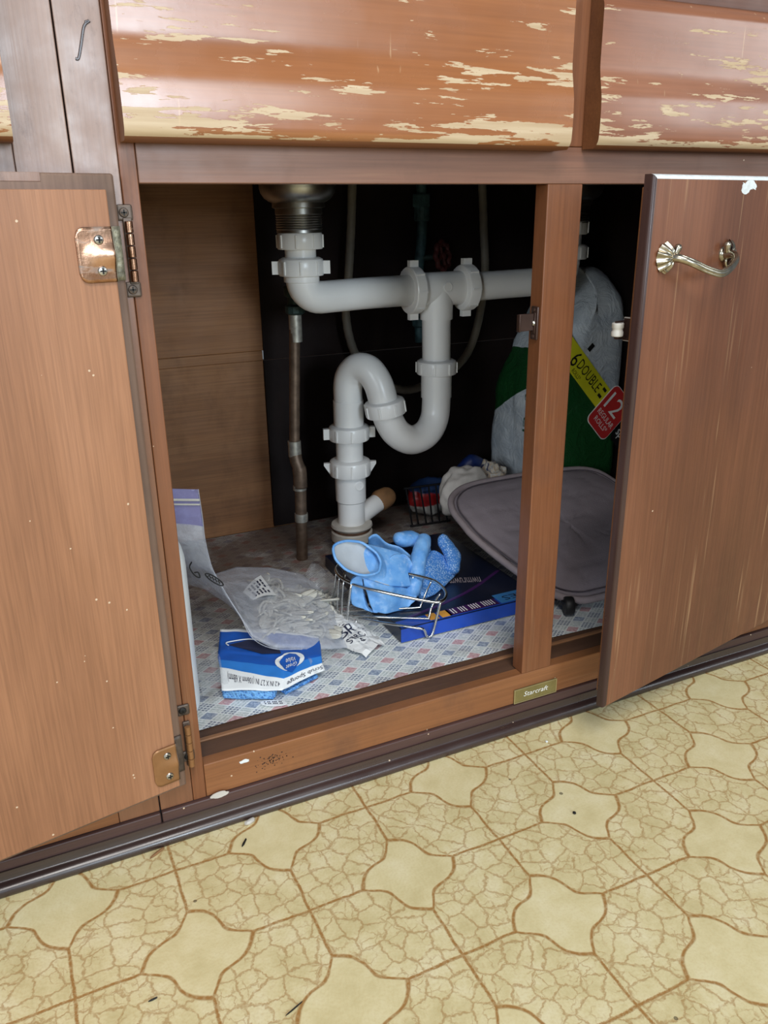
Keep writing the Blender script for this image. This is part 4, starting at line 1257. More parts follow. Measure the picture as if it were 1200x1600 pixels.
def folded(parent, faces, mat, th, name, crease=0.55, amp=0.0022, seed=1.0):
    """crumpled rubber: flat facets given by their corners, thickened, creased along the folds and softened"""
    bm_ = bmesh.new()
    vv = {}
    for fc in faces:
        for q in fc:
            if q not in vv:
                vv[q] = bm_.verts.new(GP[q])
        bm_.faces.new([vv[q] for q in fc])
    bmesh.ops.recalc_face_normals(bm_, faces=bm_.faces)
    # thickness away from the viewer's side
    o = obj(name, bm_, mat, parent, smooth=True, angle=180)
    cl = o.data.attributes.get('crease_edge') or o.data.attributes.new('crease_edge', 'FLOAT', 'EDGE')
    for i in range(len(o.data.edges)):
        cl.data[i].value = crease
    m_ = o.modifiers.new('thickness', 'SOLIDIFY')
    m_.thickness = th
    m_.offset = 0.0
    m_ = o.modifiers.new('soften', 'SUBSURF')
    m_.levels = m_.render_levels = 4
    bake(o)
    for v in o.data.vertices:
        n1 = noise.noise(v.co * 55 + V((seed, 0, 0)))
        n2 = 0.5 - abs(noise.noise(v.co * 38 + V((0, seed, 0))))
        v.co += V(v.normal) * (amp * n1 + amp * 1.1 * (n2 - 0.3))
    for p in o.data.polygons:
        p.use_smooth = True
    return o
folded(ga, ['abcd', 'dcml', 'feg', 'gehi', 'edlk', 'ekji', 'klmo', 'mno', 'koj'], M_GLOVE, 0.007, 'hand', 0.85, 0.0020, 5.0)
gb = thing('rubber_glove', 'blue rubber glove with grip palm and raised fingers, right in the caddy', 'glove', (0.38, 0.22, 0.095), 'blue rubber gloves in the caddy')
folded(gb, ['upr', 'pqr', 'urst'], M_GRIP, 0.009, 'palm', 0.85, 0.0014, 3.0)
glove_hand(gb, [
    ([(0.414, 0.2270, 0.106), (0.416, 0.234, 0.124), (0.405, 0.243, 0.145)], [0.0105, 0.0118, 0.0095], 0.9),
], M_GRIP, name='finger', smooth_it=4)
glove_hand(gb, [
    ([(0.330, 0.190, 0.106), (0.344, 0.206, 0.122), (0.358, 0.224, 0.138), (0.376, 0.244, 0.152)], [0.0105, 0.0118, 0.0118, 0.0100], 1.0),
], M_GLOVE, name='finger', smooth_it=4)
glove_hand(gb, [
    ([(0.380, 0.258, 0.142), (0.362, 0.258, 0.150), (0.344, 0.254, 0.155)], [0.0100, 0.0125, 0.0120], 0.9),
    ([(0.378, 0.256, 0.144), (0.380, 0.250, 0.130), (0.376, 0.240, 0.120)], [0.010, 0.011, 0.011], 0.9),
], M_GLOVE, name='thumb', smooth_it=4)
# folded back cuff of the second glove
def cuffsheet(u, v):
    x = 0.296 + 0.066 * u
    y = 0.252 - 0.010 * u + 0.006 * math.sin(u * 5)
    zt = 0.1690 - 0.034 * max(0, u - 0.22) ** 0.8 * 1.25 + 0.0025 * math.sin(u * 12)
    z = 0.108 + (zt - 0.108) * v
    return (x + 0.004 * math.sin(v * 4), y + 0.012 * math.sin(v * PI) * math.cos(u * 3) - 0.006 * v, z)
cs = obj('cuff', grid_bm(cuffsheet, 16, 12), M_GLOVE, gb, smooth=True, angle=180)
thicken(cs, 0.0016)

# ------------------------------------------------------------------ sponge pack
sp = thing('sponge_pack', 'blue and white printed pack of scrub sponges on the shelf paper', 'sponge', (0.105, 0.10, 0.0722))
cols_ = {  # card rows bottom to top for left, middle, right columns
    'L': [(0.0455, 0.0975, 0.0880), (0.0530, 0.1330, 0.0960), (0.0550, 0.1500, 0.0985), (0.0640, 0.178, 0.101), (0.0730, 0.2060, 0.1050)],
    'M': [(0.1045, 0.0665, 0.0880), (0.1105, 0.0760, 0.0960), (0.1180, 0.0980, 0.1010), (0.124, 0.130, 0.103), (0.1320, 0.1720, 0.1060)],
    'R': [(0.1650, 0.0905, 0.0850), (0.1650, 0.0990, 0.0900), (0.1690, 0.1120, 0.0930), (0.175, 0.130, 0.094), (0.1800, 0.1500, 0.0950)]}
def card_pt(u, v):
    """u 0..2 across the two facets, v 0..4 up the rows"""
    i = min(int(v), 3)
    f = v - i
    def row(c):
        a, b = V(cols_[c][i]), V(cols_[c][i + 1])
        return a * (1 - f) + b * f
    if u <= 1:
        p = row('L') * (1 - u) + row('M') * u
        # slight sag so that the front facet reads crumpled
        p += V((0, 0.004, -0.002)) * math.sin(PI * u) * (1 if v < 2.5 else 0.4)
    else:
        p = row('M') * (2 - u) + row('R') * (u - 1)
        p += V((0, 0.003, -0.001)) * math.sin(PI * (u - 1))
    return p + V((0, 0, 0.0012 * noise.noise(p * 60)))
def card_mi(u, v):
    vv = v * 4
    if vv < 1:
        return 0
    if vv < 1.8:
        return 1
    if vv > 3.75:
        return 0
    return 2
cd = obj('card', grid_bm(lambda u, v: card_pt(u * 2, v * 4), 40, 40, None, card_mi), [M_PAPERW, M_BLUE1, M_BLUE2], sp, smooth=True, angle=60)
thicken(cd, 0.0006)
def on_card(u0, v0, u1, v1, uu, vv):
    """text patch: start (u0,v0) baseline to (u1,v1), letter height as (duh,dvh)"""
    def fn(s, h):
        u = u0 + (u1 - u0) * s + uu * h
        v = v0 + (v1 - v0) * s + vv * h
        p = card_pt(u, v)
        d1 = card_pt(min(u + 0.02, 2), v) - p
        d2 = card_pt(u, v + 0.02) - p
        n_ = d1.cross(d2).normalized()
        if n_.z < 0:
            n_ = -n_
        return p + n_ * 0.0007
    return fn
text_on('4.2 IN X 2.7 IN (106mm X 68mm)', on_card(0.96, 0.78, 0.12, 0.86, 0.0, -0.50), M_INK, sp)
text_on('Scrub Sponge', on_card(1.97, 0.78, 1.10, 0.74, 0.0, -0.55), M_INK, sp)
# round mark and shield logo
def decal(fn, outline, m_, name):
    bm_ = bmesh.new()
    vs_ = [bm_.verts.new(fn(a, b)) for a, b in outline]
    c_ = bm_.verts.new(fn(sum(a for a, b in outline) / len(outline), sum(b for a, b in outline) / len(outline)))
    for i in range(len(vs_)):
        bm_.faces.new((vs_[i], vs_[(i + 1) % len(vs_)], c_))
    return obj(name, bm_, m_, sp)
cf_ = on_card(0, 0, 1, 0, 0, 1)
def raised(k):
    return lambda u, v: V(cf_(u, v)) + V((0, -0.0002, 0.0003)) * k
decal(raised(2), [(1.22 + 0.34 * math.cos(a), 2.0 + 0.62 * math.sin(a)) for a in [2 * PI * i / 28 for i in range(28)]], M_PAPERW, 'logo_ring')
decal(raised(4), [(0.94, 2.05), (1.05, 2.42), (1.20, 2.52), (1.36, 2.40), (1.45, 2.05), (1.40, 1.62), (1.22, 1.15), (1.02, 1.55)], M_BLUE2, 'logo_shield')
text_on('Great', lambda s, h: raised(6)(1.36 - 0.30 * s, 1.80 - 0.30 * h), M_WHITEINK, sp, shear=0.1)
text_on('Value', lambda s, h: raised(6)(1.34 - 0.27 * s, 2.20 - 0.30 * h), M_WHITEINK, sp, shear=0.1)
decal(raised(2), [(0.16, 2.9), (0.52, 3.32), (0.98, 3.05), (1.0, 2.62), (0.70, 2.50), (0.40, 2.75)], M_INK, 'hang_hole')
hh_ = [raised(4)(a, b) for a, b in ((0.16, 2.84), (0.12, 3.0), (0.20, 3.12), (0.52, 3.34), (0.74, 3.26))]
obj('hole_edge', tube(smooth_path(hh_, 5), 0.0007, 6), M_PAPERW, sp)
# sponges under the card
bm = box(0, 1, 0, 1, 0, 1)
bm.free()
def sponge_block(a, b, depth, z0, z1, name):
    bm_ = bmesh.new()
    A, B = V(a), V(b)
    d = (B - A).normalized()
    nn = V((-d.y, d.x, 0))
    pts = [A, B, B + nn * depth, A + nn * depth]
    add_prism(bm_, [(p.x, p.y, z0) for p in pts], (0, 0, z1 - z0))
    bmesh.ops.bevel(bm_, geom=list(bm_.edges), offset=0.002, segments=2, affect='EDGES')
    bmesh.ops.subdivide_edges(bm_, edges=list(bm_.edges), cuts=6, use_grid_fill=True)
    for v in bm_.verts:
        v.co += V((1, 1, 0.6)) * 0.0009 * noise.noise(v.co * 260)
    return obj(name, bm_, M_SPONGE, sp, smooth=True, angle=60)
sponge_block((0.0460, 0.1030, 0), (0.0985, 0.0750, 0), 0.058, 0.0724, 0.0862, 'sponge')
sponge_block((0.1120, 0.0780, 0), (0.1600, 0.0960, 0), 0.045, 0.0724, 0.0765, 'sponge')
# clear film wrapper sticking out left and right
def filmL(u, v):
    p = V((0.028 + 0.026 * u, 0.112 + 0.075 * v - 0.010 * u, 0.0730 + 0.036 * math.sin(PI * (0.15 + 0.7 * v)) * (0.35 + 0.65 * u)))
    return p + V((0.003, 0.003, 0.005)) * noise.noise(p * 70)
fo = obj('film', grid_bm(filmL, 14, 18), M_CLEAR, sp, smooth=True, angle=50, label='clear wrapper puckered at the left end')
def filmR(u, v):
    p = V((0.150 + 0.058 * u, 0.086 + 0.060 * v + 0.018 * u, 0.0730 + 0.020 * (1 - u) * math.sin(PI * (0.2 + 0.6 * v)) + 0.002))
    return p + V((0.004, 0.003, 0.005)) * noise.noise(p * 80) * (0.4 + u)
obj('film', grid_bm(filmR, 16, 16), M_CLEAR, sp, smooth=True, angle=50, label='clear wrapper spread at the right end')

# small oval sticker
bm = bmesh.new()
add_prism(bm, [(0.0955 + 0.0135 * math.cos(a), 0.0700 + 0.0060 * math.sin(a) - 0.006 * math.cos(a), 0.0722) for a in [2 * PI * i / 28 for i in range(28)]], (0, 0, 0.0010))
st = obj('oval_sticker', bm, M_PAPERW)
tag(st, 'small white oval label lying in front of the sponge pack', 'sticker')
for k in range(2):
    text_on('-- --- -- -', plane_fn((0.1045, 0.0655 + 0.0035 * k, 0.07335), (-0.018, 0.0080, 0), (-0.0006, -0.0018, 0)), M_INK, st)

# ------------------------------------------------------------------ white bottle at the left
jg = thing('white_bottle', 'white plastic bottle half hidden behind the left stile', 'bottle', (0.002, 0.128, 0.0722))
jb = obj('bottle_body', lathe([(0.040, 0.0722), (0.046, 0.0745), (0.0472, 0.080), (0.0472, 0.236), (0.0462, 0.247), (0.042, 0.257), (0.034, 0.264), (0.020, 0.270), (0.014, 0.276), (0.014, 0.2815)], (0, 0.128, 0), (0, 0, 1), 40), M_JUG, jg, smooth=True, angle=50)
for v in jb.data.vertices:
    v.co.x = 0.0020 + v.co.x * 0.49
obj('cap', lathe([(0.0165, 0.281), (0.0170, 0.282), (0.0170, 0.298), (0.0155, 0.300)], (0.0020, 0.128, 0), (0, 0, 1), 24), M_BLUE2, jg, smooth=True)

# ------------------------------------------------------------------ zip bag with its contents
zb_ = thing('zip_bag', 'clear zip bag slumped across the shelf paper, full of plastic hooks', 'plastic bag', (0.18, 0.22, 0.0722))
zs = [  # (front edge A, back edge B, thickness)
    ((0.0535, 0.1580, 0.3030), (-0.0150, 0.1800, 0.3080), 0.003),
    ((0.0550, 0.1580, 0.2700), (-0.0150, 0.1850, 0.2800), 0.006),
    ((0.0560, 0.1600, 0.2420), (-0.0100, 0.1950, 0.2500), 0.010),
    ((0.0620, 0.1660, 0.2050), (0.0050, 0.2300, 0.2050), 0.014),
    ((0.0760, 0.1690, 0.1680), (0.0350, 0.2750, 0.1500), 0.016),
    ((0.0880, 0.1600, 0.1400), (0.0850, 0.3200, 0.1250), 0.018),
    ((0.0960, 0.1420, 0.1180), (0.1350, 0.3550, 0.1150), 0.026),
    ((0.1150, 0.1250, 0.1080), (0.1850, 0.3650, 0.1000), 0.040),
    ((0.1500, 0.1250, 0.0980), (0.2250, 0.3450, 0.0900), 0.040),
    ((0.1900, 0.1320, 0.0840), (0.2400, 0.3000, 0.0820), 0.026),
    ((0.2180, 0.1380, 0.0760), (0.2350, 0.2400, 0.0760), 0.004)]
def bag_side(sgn):
    def fn(u, v):
        k = u * (len(zs) - 1)
        i = min(int(k), len(zs) - 2)
        f = k - i
        f = f * f * (3 - 2 * f)
        A, B = V(zs[i][0]).lerp(V(zs[i + 1][0]), f), V(zs[i][1]).lerp(V(zs[i + 1][1]), f)
        th = zs[i][2] * (1 - f) + zs[i + 1][2] * f
        p = A.lerp(B, v)
        nrm = V((0.55, -0.35, 0.75)) if k > 5 else V((0.8, -0.55, 0.25))
        nrm.normalize()
        e = math.sin(PI * v) ** 0.7 if 0 < v < 1 else 0
        p = p + nrm * ((0.5 if sgn > 0 else -0.22) * th * e)
        wv = noise.noise(p * 38 + V((sgn, 0, 0))) * 0.6 + noise.noise(p * 90) * 0.25
        p += nrm * (0.0045 * wv * e)
        p.z = max(p.z, 0.0735)
        return p
    return fn
bm = grid_bm(bag_side(1), 70, 28, None, lambda u, v: 1 if u < 0.15 else 0)
grid_bm(bag_side(-1), 70, 28, bm, lambda u, v: 1 if u < 0.15 else 0)
bmesh.ops.remove_doubles(bm, verts=bm.verts, dist=0.0002)
obj('bag_film', bm, [M_ZIP, M_ZIPBAND], zb_, smooth=True, angle=180)
bm = bmesh.new()
for dz, r in ((0.0, 0.0014), (-0.0052, 0.0010)):
    add_tube(bm, [V(zs[0][0]) + V((0, -0.001, -0.012 + dz)), V(zs[0][1]) + V((0, -0.001, -0.012 + dz))], r, 8)
obj('zip_seal', bm, M_HOOK, zb_)
obj('bag_edge', tube(smooth_path([V(s[0]) for s in zs[:9]], 6), 0.0005, 6), M_ZIP, zb_)
# marker scribbles on the bag
mk = [(0.0405, 0.1700, 0.2150), (0.0380, 0.1720, 0.2080), (0.0420, 0.1690, 0.1990), (0.0470, 0.1660, 0.1960), (0.0460, 0.1670, 0.2020), (0.0420, 0.1690, 0.2020)]
bm = tube(smooth_path(mk, 6), 0.0008, 6)
ov = [(0.0610 + 0.0095 * math.cos(a), 0.1555, 0.1950 - 0.0085 * math.cos(a) + 0.0040 * math.sin(a)) for a in [2 * PI * i / 24 for i in range(25)]]
add_tube(bm, ov, 0.0008, 6)
add_tube(bm, [(0.0540 + 0.0016 * i, 0.1553, 0.2010 - 0.0014 * i + (0.002 if i % 2 else -0.001)) for i in range(9)], 0.0007, 6)
obj('marker_writing', bm, M_BLACKINK, zb_)
# paper label inside the bag
def labf(u, v):
    a, b, c_, d = V((0.119, 0.263, 0.1195)), V((0.122, 0.226, 0.1235)), V((0.153, 0.228, 0.1225)), V((0.156, 0.305, 0.1185))
    return a.lerp(b, v).lerp(d.lerp(c_, v), u) + V((0, 0, 0.003 * math.sin(PI * u)))
lb = obj('paper_label', grid_bm(labf, 8, 8), M_PAPERW, zb_, smooth=True, angle=180, label='white printed label inside the bag')
for k in range(5):
    w_ = ('-- ---', '--- --', '- -- ---', '-- --', '--- -')[k]
    text_on(w_, lambda s, h, k=k: V(labf(0.18 + 0.15 * k + 0.07 * h, 0.15 + 0.7 * s)) + V((0, -0.0002, 0.0006)), M_INK, zb_)
# loose plastic hooks
def hook_bm():
    pts = [(0.014 * math.cos(a), 0.009 * math.sin(a), 0.001 * math.sin(2 * a)) for a in [2 * PI * i / 20 for i in range(21)]]
    bm_ = tube(pts, 0.0016, 6)
    for cx, lx, ly, tilt in ((-0.026, 0.0150, 0.0065, 0.0), (0.020, 0.0085, 0.0060, 0.15)):
        b2 = bmesh.new()
        bmesh.ops.create_icosphere(b2, subdivisions=2, radius=1.0)
        m2 = Matrix.Translation((cx, 0, tilt * 0.01)) @ Matrix.Rotation(tilt, 4, 'Y') @ Matrix.Diagonal((lx, ly, 0.0011, 1))
        tmp = bpy.data.meshes.new('tmp')
        b2.transform(m2)
        b2.to_mesh(tmp)
        b2.free()
        bm_.from_mesh(tmp)
        bpy.data.meshes.remove(tmp)
    add_tube(bm_, [(-0.040, 0, 0.0008), (-0.012, 0, 0.0008)], 0.0011, 6)
    return bm_
h0 = obj('plastic_hook', hook_bm(), M_HOOK, smooth=True, angle=180)
tag(h0, 'milky clear plastic hook loose inside the slumped zip bag', 'hook', 'clear plastic hooks in the zip bag')
rh = random.Random(11)
HK = 190
for i in range(HK):
    o = h0 if i == 0 else h0.copy()
    if i:
        COL.objects.link(o)
    u, v = rh.uniform(0.02, 0.80), rh.uniform(0.14, 0.80)
    A, B = V((0.118, 0.150)), V((0.165, 0.335))
    A2, B2 = V((0.208, 0.158)), V((0.228, 0.285))
    q = A.lerp(B, v).lerp(A2.lerp(B2, v), u)
    lay = (i % 4) / 3.0
    top = (0.113 - 0.030 * u) * (1 - 0.1 * abs(v - 0.5))
    o.location = (q.x, q.y, 0.0790 + max(0.0, top - 0.0790) * lay * rh.uniform(0.85, 1))
    o.scale = (1, 1, 1) if i == 0 else [rh.uniform(0.85, 1.35)] * 3
    o.rotation_euler = (rh.uniform(-0.9, 0.9), rh.uniform(-0.22, 0.22), rh.uniform(0, 6.28))

# ------------------------------------------------------------------ crumpled printed paper and film under the caddy
def crumple(u, v):
    a, b = V((0.2020, 0.2760, 0.080)), V((0.2420, 0.1180, 0.0760))
    c_ = a.lerp(b, u)
    w = 0.022 + 0.010 * math.sin(PI * u)
    d = V((0.80, 0.35, 0))
    p = c_ + d * (w * (v - 0.5) * 2)
    h = 0.004 + 0.011 * math.sin(PI * v) * (0.4 + 0.6 * math.sin(PI * u))
    cell = noise.cell(V((u * 6.0, v * 3.0, 1)))
    h += 0.006 * abs(noise.noise(p * 55)) + 0.003 * (cell - 0.5)
    return (p.x + 0.003 * noise.noise(p * 70), p.y + 0.003 * noise.noise(p * 64 + V((5, 0, 0))), 0.0735 + max(0, h))
cp = obj('crumpled_paper', grid_bm(crumple, 26, 12), M_NEWS, smooth=False)
tag(cp, 'crumpled white printed paper wrapper under the left of the caddy', 'paper')
thicken(cp, 0.0004)
def ct(u0, v0, u1, v1, hv):
    return lambda s, h: V(crumple(u0 + (u1 - u0) * s + hv[0] * h, v0 + (v1 - v0) * s + hv[1] * h)) + V((-0.0004, -0.0010, 0.0012))
text_on('BR', ct(0.72, 0.10, 0.74, 0.62, (-0.09, 0.0)), M_INK, cp)
text_on('STRO', ct(0.82, 0.12, 0.84, 0.66, (-0.07, 0.0)), M_INK, cp)
def cfilm(u, v):
    p = V((0.225 + 0.030 * u - 0.01 * v, 0.285 - 0.05 * u + 0.01 * v, 0.0740 + 0.062 * v * math.sin(PI * (0.2 + 0.6 * u))))
    return p + V((0.010, 0.010, 0.006)) * noise.noise(p * 45)
cfm = obj('clear_film', grid_bm(cfilm, 18, 18), M_CLEAR, smooth=True, angle=45)
tag(cfm, 'crumpled clear plastic film standing behind the caddy', 'plastic film')

# ------------------------------------------------------------------ black wire rack far back
rk = thing('wire_rack', 'black wire rack in the dark at the back, left of the rags', 'rack', (0.50, 0.48, 0.0722))
for x0, x1, yy in ((0.466, 0.476, 0.475), (0.480, 0.489, 0.478), (0.493, 0.503, 0.475), (0.508, 0.514, 0.472), (0.521, 0.527, 0.470), (0.535, 0.541, 0.468)):
    obj('wire', tube([(x1, yy, 0.0725), (x1 - 0.002, yy, 0.082), (x0, yy + 0.006, 0.142)], 0.0017, 8), M_BLACKM, rk, smooth=True)
obj('cross_wire', tube([(0.462, 0.481, 0.142), (0.542, 0.474, 0.142)], 0.0020, 8), M_BLACKM, rk, smooth=True)
obj('cross_wire', tube([(0.472, 0.475, 0.0742), (0.546, 0.468, 0.0742)], 0.0018, 8), M_BLACKM, rk, smooth=True)

# ------------------------------------------------------------------ printed bag, rags
rb_ = obj('printed_bag', blob((0.535, 0.520, 0.105), (0.045, 0.026, 0.034), 0.16, 2.0, 5), M_REDBAG, smooth=True, angle=180)
tag(rb_, 'red white and blue printed bag lying behind the black wire rack', 'plastic bag')
r1 = obj('rag', blob((0.560, 0.445, 0.130), (0.046, 0.034, 0.046), 0.22, 1.3, 9, 5), M_RAGW, smooth=True, angle=180)
tag(r1, 'crumpled soiled white rag behind the grey padded seat', 'rag')
r2 = obj('patterned_rag', blob((0.622, 0.462, 0.130), (0.030, 0.026, 0.040), 0.35, 2.0, 13, 5), M_RAGP, smooth=True, angle=180)
tag(r2, 'patterned cream and blue rag beside the white rag', 'rag')
bm = blob((0.612, 0.510, 0.125), (0.034, 0.022, 0.050), 0.08, 1.6, 21)
bc = obj('blue_bag', bm, M_RAGD, smooth=True, angle=180)
tag(bc, 'dark blue plastic bag behind the patterned rag', 'plastic bag')

# ------------------------------------------------------------------ rolling padded seat
rs = thing('rolling_seat', 'low grey quilted seat pad on black caster wheels', 'stool', (0.62, 0.24, 0.0722))
out = [(0.4720, 0.300), (0.4760, 0.340), (0.4950, 0.374), (0.5350, 0.396), (0.6100, 0.400), (0.7200, 0.396), (0.7750, 0.380), (0.7900, 0.330), (0.7900, 0.200), (0.7800, 0.130), (0.7400, 0.098), (0.6600, 0.092), (0.5740, 0.0925), (0.5350, 0.0960), (0.5080, 0.1180), (0.4900, 0.1650), (0.4780, 0.2200), (0.4710, 0.270)]
def zpl(x, y):
    return 0.0885 + (y - 0.10) * 0.24
ol = smooth_path([(x, y, 0) for x, y in out] + [(out[0][0], out[0][1], 0)], 4)[:-1]
cx_, cy_ = 0.63, 0.245
bm = bmesh.new()
NR = 22
rows = []
for j in range(NR + 1):
    t = j / NR
    row = []
    for p in ol:
        x, y = cx_ + (p.x - cx_) * t, cy_ + (p.y - cy_) * t
        # quilting grooves on a 55 mm diamond-free grid, domed pad edge
        q = min(abs(((x + 0.012) / 0.058 + 0.5) % 1 - 0.5), abs((y / 0.052 + 0.5) % 1 - 0.5))
        groove = -0.0030 * math.exp(-(q / 0.035) ** 2)
        dome = 0.0075 * (1 - t ** 8)
        row.append(bm.verts.new((x, y, zpl(x, y) + dome + groove)))
    rows.append(row)
n = len(ol)
for j in range(1, NR):
    for k in range(n):
        bm.faces.new((rows[j][k], rows[j][(k + 1) % n], rows[j + 1][(k + 1) % n], rows[j + 1][k]))
cv0 = bm.verts.new((cx_, cy_, zpl(cx_, cy_) + 0.0075))
for k in range(n):
    bm.faces.new((rows[1][k], rows[1][(k + 1) % n], cv0))
low = [bm.verts.new(v.co + V((0, 0, -0.004))) for v in rows[-1]]
for k in range(n):
    bm.faces.new((rows[-1][k], rows[-1][(k + 1) % n], low[(k + 1) % n], low[k]))
bm.faces.new(low)
for v in rows[0]:
    bm.verts.remove(v)
cush = obj('cushion', bm, M_MAT, rs, smooth=True, angle=180)
edge = [V((p.x, p.y, zpl(p.x, p.y) + 0.001)) for p in ol]
edge.append(edge[0])
obj('piping', tube(edge, 0.0052, 10, False), M_MATB, cush, smooth=True, angle=180)
inn = [V((cx_ + (p.x - cx_) * 0.955, cy_ + (p.y - cy_) * 0.93, 0)) for p in ol]
inn = [V((p.x, p.y, zpl(p.x, p.y) + 0.0058)) for p in inn]
inn.append(inn[0])
obj('stitch_line', tube(inn, 0.0009, 6, False), plain('grey_thread', srgb(84, 76, 84), 0.9), cush, smooth=True, angle=180)
obj('base_frame', box(0.50, 0.77, 0.118, 0.126, 0.0835, 0.0885, 0.001), M_BLACKM, rs)
obj('base_frame', box(0.52, 0.77, 0.340, 0.350, 0.130, 0.142, 0.001), M_BLACKM, rs)
obj('base_frame', add_tube(bmesh.new(), [(0.56, 0.120, 0.086), (0.56, 0.346, 0.137)], 0.005, 8), M_BLACKM, rs)
def caster(x, y, ztop, r=0.0135):
    c_ = obj('caster', add_prism(bmesh.new(), [(x - 0.0065, y - 0.009, 0.0722 + r * 1.2), (x + 0.0065, y - 0.009, 0.0722 + r * 1.2), (x + 0.0065, y + 0.009, 0.0722 + r * 1.2), (x - 0.0065, y + 0.009, 0.0722 + r * 1.2)], (0, 0, max(0.003, ztop - 0.0722 - r * 1.2))), M_BLACKR, rs)
    obj('wheel', lathe([(r * 0.5, -0.006), (r * 0.9, -0.006), (r, -0.004), (r, 0.004), (r * 0.9, 0.006), (r * 0.5, 0.006)], (x, y, 0.0724 + r), (0.92, -0.39, 0), 24), M_BLACKR, c_, smooth=True)
    return c_
caster(0.5160, 0.0960, 0.0900, 0.0125)
caster(0.755, 0.120, 0.0900, 0.0125)
caster(0.535, 0.345, 0.140)
caster(0.755, 0.345, 0.140)

# ------------------------------------------------------------------ paper towel pack
tp = thing('towel_pack', 'plastic wrapped pack of towel rolls with green and yellow print at right', 'paper towels', (0.77, 0.49, 0.0722))
bm = bmesh.new()
bmesh.ops.create_cube(bm, size=2.0)
bmesh.ops.subdivide_edges(bm, edges=list(bm.edges), cuts=22, use_grid_fill=True)
for v in bm.verts:
    s_ = v.co.copy()
    pn = 7.0
    k = (abs(s_.x) ** pn + abs(s_.y) ** pn + abs(s_.z) ** pn) ** (1 / pn)
    s_ = s_ / k
    x = 0.7707 + 0.0860 * s_.x
    y = 0.4910 + 0.0860 * s_.y
    z = 0.2830 + 0.2070 * s_.z
    if s_.z > 0.6:
        kk = (s_.z - 0.6) / 0.4
        x = 0.7707 + (x - 0.7707) * (1 - 0.18 * kk * kk)
        y = 0.4910 + (y - 0.4910) * (1 - 0.42 * kk * kk)
    if s_.x < 0.2 and z > 0.281:
        x += 0.52 * (z - 0.281) * min(1, (0.2 - s_.x) / 1.0)
    w = noise.noise(V((x * 22, y * 22, z * 14))) * 0.6 + noise.noise(V((x * 50, y * 50, z * 40))) * 0.3
    amt = 0.0022 if s_.y < -0.8 and z < 0.40 else 0.009
    nrm = v.co.normalized()
    v.co = V((x, y, z)) + nrm * w * amt
obj('wrap', bm, M_PACK, tp, smooth=True, angle=180)
FY = 0.4030
KP = 1.195
DN = V((0.674, 0, -0.739)).normalized() * KP     # direction of the printed line, down to the right
UP = V((0.739, 0, 0.674)).normalized() * KP      # across it
base_p = V((0.7414, FY, 0.3431))
def strip(s0, s1, w0, w1, dy=0.0):
    return [base_p + DN * s + UP * w + V((0, dy, 0)) for s, w in ((s0, w0), (s1, w0), (s1, w1), (s0, w1))]
def tpl(pts, m_, name, th=0.0012, lab=None):
    bm_ = bmesh.new()
    add_prism(bm_, pts, (0, th, 0))
    return obj(name, bm_, m_, tp, label=lab)
tpl(strip(-0.09, 0.0900, -0.0140, 0.0190), M_YELPR, 'yellow_band')
def tfn(s0, w0, L, H, dy=-0.0006):
    return lambda u, v: base_p + DN * (s0 + L * u) + UP * (w0 + H * v) + V((0, dy, 0))
text_on('6', tfn(-0.0080, -0.0075, 0.0110, 0.0230), M_BLACKINK, tp)
text_on('DOUBLE', tfn(0.0060, -0.0020, 0.0560, 0.0150), M_BLACKINK, tp)
text_on('ROLLS*', tfn(0.0050, -0.0120, 0.0200, 0.0065), M_BLACKINK, tp)
text_on('=', tfn(0.0665, -0.0020, 0.0080, 0.0160), M_BLACKINK, tp)
def rrect(s0, s1, w0, w1, r, dy):
    out_ = []
    for cs_, cw_, a0 in ((s1 - r, w1 - r, 0), (s0 + r, w1 - r, 90), (s0 + r, w0 + r, 180), (s1 - r, w0 + r, 270)):
        for i in range(6):
            a = D2R(a0 + 18 * i)
            out_.append(base_p + DN * (cs_ + r * math.cos(a)) + UP * (cw_ + r * math.sin(a)) + V((0, dy, 0)))
    return out_
tpl(rrect(0.0790, 0.1310, -0.0370, 0.0330, 0.009, -0.0010), M_WHITEINK, 'red_badge_border')
tpl(rrect(0.0800, 0.1300, -0.0360, 0.0320, 0.009, -0.0016), M_REDPR, 'red_badge')
text_on('12', tfn(0.0860, -0.0040, 0.0320, 0.0270, -0.0022), M_WHITEINK, tp)
text_on('REGULAR', tfn(0.0850, -0.0170, 0.0400, 0.0080, -0.0022), M_WHITEINK, tp)
text_on('ROLLS*', tfn(0.0890, -0.0280, 0.0320, 0.0080, -0.0022), M_WHITEINK, tp)
tpl(rrect(0.1330, 0.1800, -0.0250, 0.0300, 0.009, -0.0012), M_BLKPR, 'black_badge')
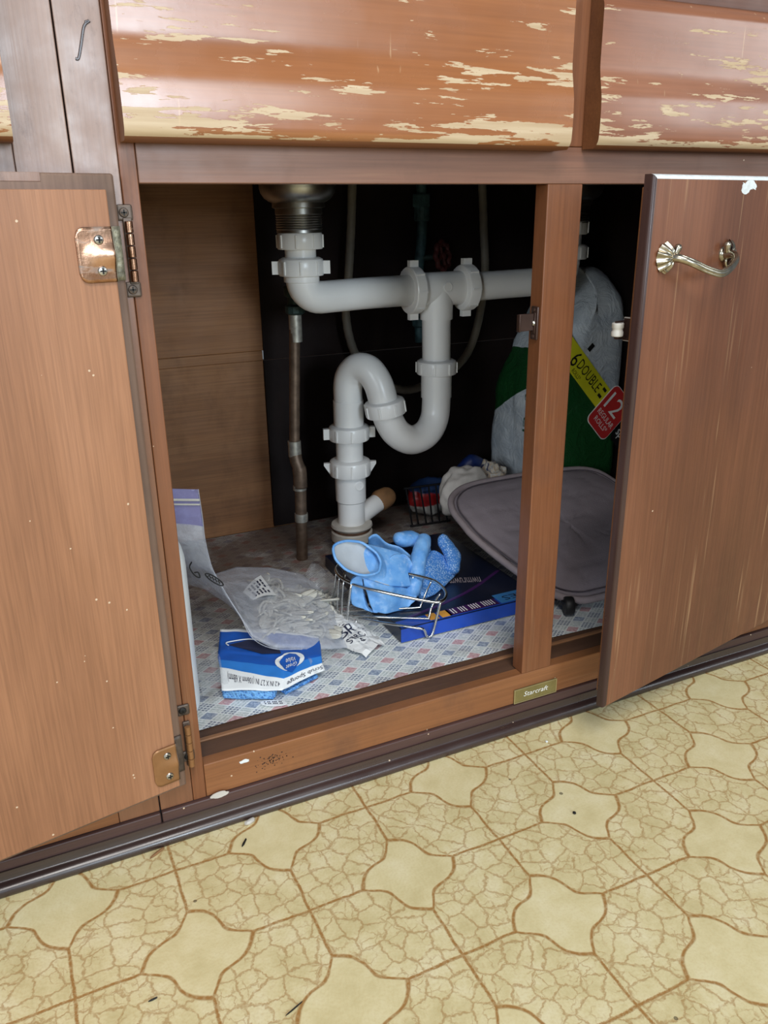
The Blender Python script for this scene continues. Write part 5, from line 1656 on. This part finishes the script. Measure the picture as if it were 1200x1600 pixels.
text_on('sp', tfn(0.1370, -0.0190, 0.0130, 0.0140, -0.0020), M_WHITEINK, tp)
tpl([base_p + V((0.0320, 0.0, 0.0220)) + DN * a + UP * b for a, b in ((-0.003, -0.0055), (0.003, -0.0055), (0.003, 0.0055), (-0.003, 0.0055))], M_BLACKINK, 'black_mark')
text_on('aper', lambda u, v: V((0.6835, 0.4611 - 0.012 * v + 0.004 * u, 0.2864 - 0.077 * u)), M_GREENINK, tp)

# ------------------------------------------------------------------ bits on the floor
def crumb(name, label, cat, loc, size, m_, seed, flatk=0.5):
    bm_ = blob((0, 0, 0), (size[0], size[1], size[2]), 0.35, 1.8, seed, 2)
    zmin = min(v.co.z for v in bm_.verts)
    o = obj(name, bm_, m_, smooth=True)
    o.location = (loc[0], loc[1], -zmin)
    o.rotation_euler = (0, 0, seed)
    tag(o, label, cat, 'bits on the floor')
    return o
crumb('plastic_chip', 'grey plastic chip against the shoe moulding on the floor', 'debris', (0.0370, -0.0185), (0.0060, 0.0030, 0.0022), M_PVCOLD, 0.3)
crumb('wood_splinter', 'tan wood splinter by the moulding below the left door', 'debris', (-0.0560, -0.0195), (0.0090, 0.0016, 0.0012), M_CORK, 0.5)
crumb('dark_crumb', 'black crumb alone inside a blank tile shape, right of centre', 'debris', (0.3410, -0.1520), (0.0022, 0.0018, 0.0014), M_BLACKR, 1.2)
crumb('dark_curl', 'dark curled shred on the floor below the plastic chip', 'debris', (0.0240, -0.0430), (0.0060, 0.0011, 0.0009), M_SCREWD, 0.9)
crumb('thread', 'dark thin thread lying on the floor at lower left', 'debris', (0.0100, -0.2320), (0.0090, 0.0006, 0.0006), M_SCREWD, 0.35)
crumb('dark_sliver', 'short dark sliver on the floor, mid lower left', 'debris', (-0.0880, -0.1760), (0.0040, 0.0008, 0.0007), M_SCREWD, 0.1)
crumb('pale_crumb', 'pale crumb on the floor near the right door corner', 'debris', (0.3860, -0.0420), (0.0016, 0.0014, 0.0012), M_CHIPW, 2.2)
